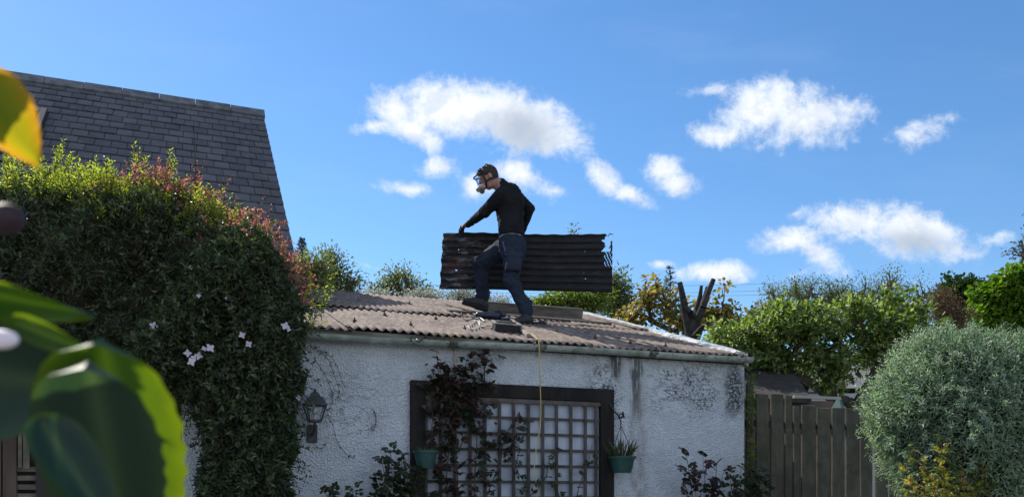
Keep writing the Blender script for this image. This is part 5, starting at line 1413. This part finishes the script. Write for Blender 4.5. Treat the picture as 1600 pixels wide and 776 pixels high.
def hand(s, w, tip_dir, palm_n, r=.0088, grip=.8, side=1, k=.006):
    """w wrist; the fingers leave along tip_dir and curl towards -palm_n"""
    d = np.array(tip_dir, float); d /= np.linalg.norm(d); nn_ = np.array(palm_n, float); nn_ -= d * (nn_ @ d); nn_ /= np.linalg.norm(nn_); x = np.cross(d, nn_) * side
    s.cone(w - d * .01, w + d * .03, .026, .028, k=.02)
    for i, off in enumerate((-.030, -.010, .010, .029)):
        base = w + d * (.085 - .006 * abs(i - 1.3)) + x * off; s.cone(w + d * .02 + x * off * .5, base, .018, .0135, k=.016)
        L = [.043, .047, .044, .034][i]; p = base; an = .25
        for j, fr_ in enumerate((1, .72, .6)):
            an += grip * (.45 + .08 * j); dd = d * math.cos(an) - nn_ * math.sin(an); q = p + dd * L * fr_; s.cone(p, q, r * (1.12 - .1 * j), r * (1.02 - .1 * j), k=.004); p = q
    p = w + d * .03 - x * .022; q = p - x * .028 + d * .030 - nn_ * .018; s.cone(p, q, .015, .0115, k=.012); s.cone(q, q + d * .034 - nn_ * .024 - x * .004, .011, .0088, k=.005)


hdN = (np.array([-.72, .55, -.12]), np.array([-.30, -.15, .95]))    # reaching hand: over the sheet's top edge
hdF = (np.array([-.35, .35, -.85]), np.array([.3, -.9, .1]))
lo = (at(705, 520, 9.0).x, 8.72, at(800, 524, 9.0).z); hi = (at(850, 520, 9.2).x, 9.68, at(800, 250, 9.0).z)
face = unit(np.array([[-.90, -.13, -.42]]))[0]; upv = unit(np.array([[-.42, .0, .91]]))[0]; upv -= face * (upv @ face); upv /= np.linalg.norm(upv); hs_ = np.cross(face, upv)
RH = np.stack([face, hs_, upv], 1)         # columns: forward, side, up
HD = J['head'] + np.array([0, 0, -.005])
def hl(f, s_, u_): return HD + face * f + hs_ * s_ + upv * u_


def flesh(s, g=0.0, head=True):
    c, e = s.cone, s.ell
    if head:
        e(hl(-.012, 0, .028), (.094, .073, .082), k=.0, rot=RH); e(hl(.022, 0, -.035), (.062, .055, .075), k=.03, rot=RH)
        c(hl(.03, .022, -.088), hl(.03, -.022, -.088), .026, .026, k=.03)                                  # jaw
        c(hl(.088, 0, .012), hl(.106, 0, -.020), .010, .0135, k=.014); e(hl(.094, 0, -.022), (.012, .017, .010), k=.008, rot=RH)   # nose
        c(hl(.080, .030, .026), hl(.080, -.030, .026), .010, .010, k=.016)                               # brow
        c(hl(.082, .016, -.052), hl(.082, -.016, -.052), .0085, .0085, k=.007); c(hl(.080, .013, -.063), hl(.080, -.013, -.063), .008, .008, k=.006)     # lips
        for sg in (1, -1):
            e(hl(.074, .030 * sg, .008), (.014, .013, .012), k=.0, rot=RH)
            e(hl(-.010, .074 * sg, -.010), (.020, .009, .030), k=.006, rot=RH); e(hl(-.014, .070 * sg, -.028), (.012, .008, .014), k=.006, rot=RH)
        c(hl(-.035, 0, -.06), J['neck'] + [0, 0, .01], .053, .056, k=.03); c(J['neck'], J['chest'] + [0, 0, .10], .056, .075, k=.05)
    c(J['chest'] + [0, 0, .05], J['waist'], .115, .105, k=.06)


b = SDF(lo, hi, .0065); flesh(b)
for sg, y in ((-1, 'N'), (1, 'F')):
    b.cone(J['sh' + y], J['el' + y], .050, .038, k=.05); b.cone(J['el' + y], J['wr' + y], .037, .026, k=.02); b.cone(J['hip' + y], J['kn' + y], .080, .052, k=.05); b.cone(J['kn' + y], J['an' + y], .052, .034, k=.02)
    b.cone(J['chest'] + [0, 0, .06], J['sh' + y], .08, .055, k=.05)
b.cone(J['waist'], J['pelvis'], .105, .115, k=.06)
hand(b, J['wrN'], *hdN, r=.0085, side=1); hand(b, J['wrF'], *hdF, r=.0085, grip=.7, side=-1)
for y, td in (('N', (-.80, -.55, -.05)), ('F', (-.95, -.12, .15))):
    td = unit(np.array([td]))[0]; b.cone(J['an' + y], J['an' + y] + td * .12 - [0, 0, .06], .030, .020, k=.01)
body = link('body', b.mesh('body'), m_skin, man, smooth=True)

# jumper
m_jump = pbr('black_jumper', (0.010, 0.011, 0.013), .9, (0.016, 0.017, 0.019), ns=6, bump=.5, bs=160, spec=.15)
s = SDF(lo, hi, .0075); c, e = s.cone, s.ell
fw_ = np.array([-1., 0, 0])
c(v3(790, 306, 9.05), v3(801, 308, 9.22), .098, .098, k=.0)                       # shoulder girdle
e(v3(796, 320, 9.13), (.158, .178, .19), k=.04); e(v3(798, 345, 9.13), (.138, .158, .15), k=.05); e(v3(797, 302, 9.16), (.10, .17, .09), k=.05); c(v3(798, 358, 9.07), v3(799, 358, 9.20), .128, .128, k=.03)
c(v3(799, 366, 9.08), v3(799, 366, 9.20), .132, .132, k=.02)
c(v3(789, 297, 9.13), v3(783, 289, 9.13), .085, .068, k=.03)                       # collar
c(J['shN'], J['elN'], .070, .055, k=.045); c(J['elN'], J['wrN'], .054, .035, k=.02)
c(J['shF'], J['elF'], .068, .056, k=.04); c(J['elF'], J['wrF'], .055, .036, k=.02)
s.folds(lambda X, Y, Z: .0042 * np.sin((X * .55 + Z * .9 + .25 * np.sin(Y * 16)) * 62) * np.sin(X * 23 + Y * 19 + 1) + .0016 * np.sin((X - Z) * 105 + Y * 31))
s.plane(v3(799, 371, 9.13), (0.05, 0, -1)); s.plane(v3(776, 283, 9.13), (-.62, 0, .78))
link('jumper', s.mesh('jumper'), m_jump, man, smooth=True)
# pale hem of a shirt
s = SDF(v3(770, 385, 8.93), v3(830, 360, 9.33), .006); s.cone(v3(799, 371, 9.08), v3(799, 371, 9.19), .126, .126, k=0); s.plane(v3(799, 370.2, 9.1), (0, 0, 1)); s.plane(v3(799, 375.5, 9.1), (-.15, 0, -1))
link('shirt_hem', s.mesh('shirt_hem'), pbr('grey_shirt', (.28, .30, .33), .9), man, smooth=True)
# trousers
m_trs = pbr('navy_work_trousers', (0.013, 0.019, 0.034), .85, (0.022, 0.030, 0.050), ns=5, bump=.4, bs=120, spec=.2)
s = SDF(lo, hi, .0075); c, e = s.cone, s.ell
c(v3(799, 378, 9.07), v3(800, 378, 9.20), .132, .132, k=0); c(v3(802, 390, 9.06), v3(800, 388, 9.21), .135, .130, k=.04)
c(J['hipN'] + [0, 0, 0], J['knN'], .118, .080, k=.04); c(J['knN'], J['anN'] + [0, 0, .03], .078, .060, k=.025); c(J['anN'] + [.004, 0, .10], J['anN'] + [0, 0, .015], .064, .068, k=.02)
c(J['hipF'], J['knF'], .118, .082, k=.04); c(J['knF'], J['anF'] + [0, 0, .03], .082, .062, k=.025); c(J['anF'] + [0, 0, .10], J['anF'] + [0, 0, .01], .066, .070, k=.02)
e(J['knF'] + [-.012, 0, .0], (.075, .08, .085), k=.03)
s.folds(lambda X, Y, Z: .0055 * np.sin((Z * .85 - X * .6 + .05 * np.sin(Y * 24 + X * 9)) * 58) * np.sin(X * 17 + Z * 21) + .0032 * np.sin((Z + X * .8) * 96 + Y * 22) * np.cos(Z * 13))
s.plane(v3(799, 372.5, 9.13), (0.03, 0, 1))
tr_o = link('trousers', s.mesh('trousers'), m_trs, man, smooth=True)
# cargo pocket on the near thigh
dn = J['knN'] - J['hipN']; dn /= np.linalg.norm(dn); o1 = np.array([0, -1, 0]) - dn * (-dn[1]); o1 /= np.linalg.norm(o1); o2 = np.cross(dn, o1); Rp = np.stack([o2, o1, dn], 1)
pc_ = J['hipN'] + dn * .22 + o1 * .085 + np.array([.01, 0, 0])
s = SDF(pc_ - .17, pc_ + .17, .006); s.box(pc_, (.078, .030, .105), .022, 0, Rp); s.box(pc_ - dn * .075 + o1 * .006, (.084, .032, .036), .014, .004, Rp); link('cargo_pocket', s.mesh('cargo_pocket'), m_trs, man, smooth=True)
s = SDF(v3(780, 400, 8.9), v3(825, 365, 9.05), .005)
c = s.cone; c(v3(786, 378, 8.965), v3(791, 398, 8.955), .010, .012, k=0); link('pocket_edge', s.mesh('pocket_edge'), pbr('light_navy', (.07, .085, .12), .8), man, smooth=True)
mb = MB(); mb.tube(smooth_curve([at(786, 376, 8.98), at(790, 388, 8.945), at(797, 396, 8.94)], 4), .005, 6); mb.build('trouser_seam', pbr('light_navy', (.07, .085, .12), .8), man)
# gloves
m_glove = pbr('black_glove', (0.012, 0.012, 0.013), .7, (0.022, .022, .022), ns=20)
for y, hd, sd_, gr in (('N', hdN, 1, .8), ('F', hdF, -1, .7)):
    w_ = J['wr' + y]; s = SDF(w_ - .2, w_ + .2, .0042); hand(s, w_, *hd, r=.0112, grip=gr, side=sd_); d = unit(np.array([hd[0]]))[0]; s.cone(w_ - d * .045, w_ + d * .01, .034, .031, k=.01)
    link('glove', s.mesh('glove'), m_glove, man, smooth=True)
# boots
m_boot = pbr('dark_leather_boot', (0.014, 0.014, 0.016), .55, (0.028, 0.027, 0.028), ns=14, bump=.4, bs=70)
m_sole = pbr('rubber_sole', (0.012, 0.012, 0.012), .8)
for y, td, upd in (('N', (-.62, -.72, -.13), (-.08, -.1, 1)), ('F', (-.94, -.10, .27), (.27, 0, 1))):
    f_ = unit(np.array([td]))[0]; a_ = J['an' + y]; u_ = np.array(upd, float); u_ -= f_ * (u_ @ f_); u_ /= np.linalg.norm(u_); x_ = np.cross(f_, u_); Rb = np.stack([f_, x_, u_], 1)
    bp = lambda f, x, u: a_ + f_ * f + x_ * x + u_ * u
    s = SDF(a_ - [.28, .28, .2], a_ + [.2, .2, .16], .006); s.cone(bp(0, 0, .05), bp(-.012, 0, -.05), .058, .056, k=0); s.ell(bp(.02, 0, -.07), (.10, .046, .042), .03, Rb); s.cone(bp(.01, 0, -.03), bp(.10, 0, -.07), .048, .038, k=.03)
    s.ell(bp(.135, 0, -.078), (.062, .050, .034), .03, Rb); s.ell(bp(-.045, 0, -.075), (.045, .040, .05), .02, Rb); s.cone(bp(-.01, 0, .055), bp(-.01, 0, .065), .060, .058, k=.008)
    s.plane(bp(0, 0, -.098), -u_); bo = link('boot', s.mesh('boot'), m_boot, man, smooth=True)
    s = SDF(a_ - [.3, .3, .22], a_ + [.22, .22, .1], .006); s.box(bp(.11, 0, -.108), (.092, .048, .014), .012, 0, Rb); s.box(bp(-.035, 0, -.110), (.058, .041, .018), .012, .01, Rb); s.box(bp(.04, 0, -.104), (.07, .036, .010), .008, .01, Rb)
    link('sole', s.mesh('sole'), m_sole, bo, smooth=True)
    mb = MB()
    for k in range(5):
        t_ = k / 4; p = bp(.045 + .05 * t_ - .02, -.0, .015 - .048 * t_); mb.tube([p - x_ * .026 + u_ * .018, p + f_ * .012 + u_ * .034, p + x_ * .026 + u_ * .018], .0035, 4)
    mb.build('laces', pbr('lace', (.03, .03, .032), .9), bo)
print('boot N sole', at(0, 0, 1), J['anN'], 'roof there', [roof_z(loc(Vector(J['an' + y_])).y) for y_ in 'NF'], J['anF'])
# hair
m_hair = pbr('brown_hair', (0.022, 0.014, 0.010), .7, (0.05, 0.031, 0.021), ns=40, bump=1.0, bs=120)
s = SDF(HD - .17, HD + .19, .005); s.ell(hl(-.020, 0, .040), (.100, .080, .088), 0, RH); s.ell(hl(-.045, 0, -.005), (.066, .068, .07), .02, RH)
hr = np.random.default_rng(3)
for k in range(60):
    d = unit(hr.normal(size=(1, 3)))[0]; d[2] = abs(d[2]) * .9 + .1; p = hl(-.015 + .085 * d[0], .068 * d[1], .05 + .072 * d[2]); q = p + (face * (.5 * hr.normal() + .25) + hs_ * hr.normal() * .6 + upv * (.8 + .3 * hr.normal())) * .016; s.cone(p, q, .013, .006, k=.006)
for k in range(16): x = (k - 7.5) * .008; p = hl(.066, x, .082 + .006 * hr.normal()); s.cone(p, p + face * (.018 + .008 * hr.normal()) + upv * .008 + hs_ * hr.normal() * .006, .013, .005, k=.006)
s.plane(hl(.074, 0, .045), face * .75 - upv * .66); s.plane(hl(-.045, 0, -.045), face * .55 - upv * .83)
link('hair', s.mesh('hair'), m_hair, man, smooth=True)
# respirator: rubber frame, clear visor, chin valve, straps
m_rub = pbr('black_rubber', (0.012, 0.012, 0.013), .5)
mb = MB(); ring = []
for k in range(25):
    a = 2 * PI * k / 24; ring.append(Vector(hl(.058 + .022 * math.cos(a * 1) * 0 + .020 * (1 - abs(math.sin(a))) , .072 * math.sin(a), -.012 + .078 * math.cos(a))))
mb.tube(ring, .011, 8, cap=False); rs_o = mb.build('respirator', m_rub, man, smooth=True)
s = SDF(HD - .2, HD + .2, .0045); s.cone(hl(.085, 0, -.065), hl(.150, 0, -.075), .034, .027, k=0); s.cone(hl(.10, 0, -.07), hl(.108, .055, -.085), .026, .030, k=.01); s.cone(hl(.10, 0, -.07), hl(.108, -.055, -.085), .026, .030, k=.01)
link('filter_housing', s.mesh('filter_housing'), pbr('grey_pink_filter', (.36, .27, .27), .5, (.22, .18, .19), ns=20), rs_o, smooth=True)
V = []; F = []; nu, nv_ = 11, 9
for i in range(nu):
    for j in range(nv_):
        a = (i / (nu - 1) - .5) * 2 * 1.25; t_ = j / (nv_ - 1); V.append(tuple(hl(.050 + .088 * math.cos(a) ** .8 - .0 * t_, .074 * math.sin(a), .052 - .098 * t_)))
for i in range(nu - 1):
    for j in range(nv_ - 1): F.append((i * nv_ + j, (i + 1) * nv_ + j, (i + 1) * nv_ + j + 1, i * nv_ + j + 1))
mv = bpy.data.materials.new('clear_visor'); mv.use_nodes = True; b_ = mv.node_tree.nodes['Principled BSDF']; b_.inputs['Transmission Weight'].default_value = 1; b_.inputs['Roughness'].default_value = .06; b_.inputs['IOR'].default_value = 1.12; b_.inputs['Base Color'].default_value = (.92, .96, 1, 1)
mb = MB(); mb.add(V, F); vo_ = mb.build('visor', mv, rs_o, smooth=True)
mb = MB()
mb.tube([hl(.140, .03, .054), hl(.146, 0, .055), hl(.140, -.03, .054), hl(.10, -.062, .054), hl(.055, -.074, .052)], .007, 6); mb.tube([hl(.140, .03, .054), hl(.10, .062, .054), hl(.055, .074, .052)], .007, 6)
mb.build('visor_rim', m_rub, rs_o)
mb = MB()
for sg in (1, -1):
    mb.tube(smooth_curve([hl(.058, .070 * sg, .02), hl(.0, .082 * sg, .045), hl(-.07, .060 * sg, .07), hl(-.108, .0, .06)], 4), .0035, 6); mb.tube(smooth_curve([hl(.058, .062 * sg, -.045), hl(.0, .080 * sg, -.045), hl(-.06, .062 * sg, -.045), hl(-.095, .0, -.03)], 4), .009, 6)
mb.build('straps', m_rub, rs_o)
fit(man)


# ------------------------------------------------------------------ blurred leaves close to the lens
def big_leaf(name, px_base, px_tip, wpx, Y0, Y1, mat, parent, label=None, cup=.12, roll=0.0, droop=.0, wav=.0, sharp=.55):
    """a real leaf blade between two points, wpx wide at its widest"""
    a = np.array(at(*px_base, Y0)); b = np.array(at(*px_tip, Y1)); L = np.linalg.norm(b - a); d = (b - a) / L; w = wpx * (Y0 + Y1) / 2 / FPX / 2
    sd0 = np.cross(d, [0, -1, 0]); sd0 /= np.linalg.norm(sd0); nr = np.cross(sd0, d); sd_ = sd0 * math.cos(roll) + nr * math.sin(roll); nr = np.cross(sd_, d)
    nu, nv = 28, 17; V = []; A = []
    for i in range(nu):
        t = i / (nu - 1); ww = w * (math.sin(PI * t ** sharp) ** .8 if 0 < t < 1 else 0) * (1 + .03 * math.sin(t * 90))
        for j in range(nv):
            s_ = (j / (nv - 1) - .5) * 2; p = a + d * L * t + sd_ * ww * s_ + nr * (cup * w * s_ * s_ + .04 * w * abs(math.sin(PI * (t * 7 + abs(s_) * 1.5))) * abs(s_) + wav * w * math.sin(t * 8 + s_ * 2)) - nr * droop * L * t * t
            V.append(p); A.append(abs(s_))
    idx = np.arange(nu * nv).reshape(nu, nv); o = link(name, np_mesh(name, V, np.stack([idx[:-1, :-1], idx[1:, :-1], idx[1:, 1:], idx[:-1, 1:]], -1).reshape(-1, 4), {'rnd': np.clip(A, 0, 1)}), mat, parent, smooth=True)
    if label: tag(o, label)
    return o


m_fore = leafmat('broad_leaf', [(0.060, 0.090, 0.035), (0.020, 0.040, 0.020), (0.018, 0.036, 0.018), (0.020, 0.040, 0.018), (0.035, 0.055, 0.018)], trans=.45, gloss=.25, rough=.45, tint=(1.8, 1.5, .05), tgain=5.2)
m_foreY = leafmat('yellowing_leaf', [(0.10, 0.12, 0.02), (0.14, 0.14, 0.02), (0.24, 0.14, 0.03)], trans=.6, gloss=.4, tint=(1.4, 1.1, .15), tgain=2.4)
fs_ = root('foreground_shrub', Vector((at(60, 900, .45).x, .45, 0))); tag(fs_, 'blurred broad green leaves of a shrub right in front of the lens', 'shrub')
LV = dict
m_shaded = leafmat('shaded_leaf', [(0.050, 0.080, 0.045), (0.018, 0.040, 0.028), (0.014, 0.034, 0.024), (0.016, 0.036, 0.024), (0.030, 0.055, 0.022)], trans=.35, gloss=.35, rough=.42, tint=(1.2, 1.3, .5), tgain=1.6)  # darker copy of the broad leaf, its shade put into the colour
big_leaf('leaf', (140, 560), (212, 955), 185, .39, .49, m_shaded, fs_, cup=.25, roll=.15)
big_leaf('leaf', (-190, 568), (178, 606), 235, .455, .45, m_shaded, fs_, cup=.2, roll=-.3)
big_leaf('leaf', (160, 524), (232, 968), 212, .42, .52, m_fore, fs_, label='bright leaf behind the dark one, standing in for its sunlit rim', cup=.25, roll=.1)
big_leaf('leaf', (-170, 500), (214, 572), 165, .49, .48, m_fore, fs_, cup=.2, roll=-.6)  # bright leaf behind, stands in for the sunlit top edge
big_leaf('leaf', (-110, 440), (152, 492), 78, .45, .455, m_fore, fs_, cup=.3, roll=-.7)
big_leaf('leaf', (18, 500), (158, 556), 48, .43, .43, m_fore, fs_, cup=.2, roll=-.5)  # small bright leaf standing in for a sunlit patch
big_leaf('leaf', (62, 652), (190, 850), 100, .37, .36, m_shaded, fs_, label='leaf turned to reflect the blue sky', cup=.2, roll=.9)
big_leaf('leaf', (-62, 92), (62, 254), 138, .40, .45, m_foreY, fs_, label='yellow edged leaf at the upper left', cup=.15, roll=-.2)
big_leaf('leaf', (-150, -10), (-8, 190), 190, .46, .45, m_fore, fs_, cup=.1, roll=.2)  # leaf added beyond the frame edge to shade the yellow edged one
big_leaf('leaf', (-50, -90), (-42, 165), 80, .60, .60, m_fore, fs_, cup=.1, roll=.1)  # narrow unseen leaf added to shade the right of the lower leaves
big_leaf('leaf', (-112, 62), (-105, 380), 215, .60, .60, m_fore, fs_, cup=.1, roll=.1)  # unseen leaf added to cast shade over the leaf group
big_leaf('leaf', (-280, 30), (-230, 380), 260, .60, .60, m_fore, fs_, cup=.1, roll=-.1)  # second unseen leaf added further left to widen that shade
big_leaf('leaf', (-330, 250), (-110, 480), 240, .56, .56, m_fore, fs_, cup=.1, roll=-.1)  # another out-of-view leaf added for its shadow
mb = MB(); mb.tube([at(-40, 300, .42), at(-5, 335, .42), at(14, 342, .42)], [.003, .004, .006], 8); mb.ell = None
mb.build('bud_stalk', m_stem, fs_)
s = SDF(np.array(at(8, 342, .42)) - .03, np.array(at(8, 342, .42)) + .03, .001); s.ell(np.array(at(10, 342, .42)), (.0085, .007, .0075), 0); link('bud', s.mesh('bud'), pbr('dark_bud', (.03, .012, .018), .6), fs_, smooth=True)
s = SDF(np.array(at(0, 530, .40)) - .03, np.array(at(0, 530, .40)) + .03, .001); s.ell(np.array(at(2, 530, .40)), (.0085, .003, .0045), 0); link('petal', s.mesh('petal'), pbr('white_pink_petal', (.8, .68, .72), .5), fs_, smooth=True)
mb = MB(); pts = [at(60, 1500, .45), at(20, 1000, .45), at(-120, 700, .45), at(-135, 500, .45), at(-120, 200, .42), at(-100, 80, .41)]; mb.tube(smooth_curve(pts, 5), .0035, 6); mb.build('branch', m_stem, fs_)
fit(fs_)


# ------------------------------------------------------------------ put each single mesh's origin at its base
for o in list(COL.objects):
    if o.type == 'MESH' and o.parent is None and o.get('kind') != 'structure' and o.location.length < 1e-6 and not o.children:
        bb = np.array([list(v) for v in o.bound_box]); c = Vector(((bb[:, 0].min() + bb[:, 0].max()) / 2, (bb[:, 1].min() + bb[:, 1].max()) / 2, bb[:, 2].min()))
        o.data.transform(Matrix.Translation(-c)); o.location = c
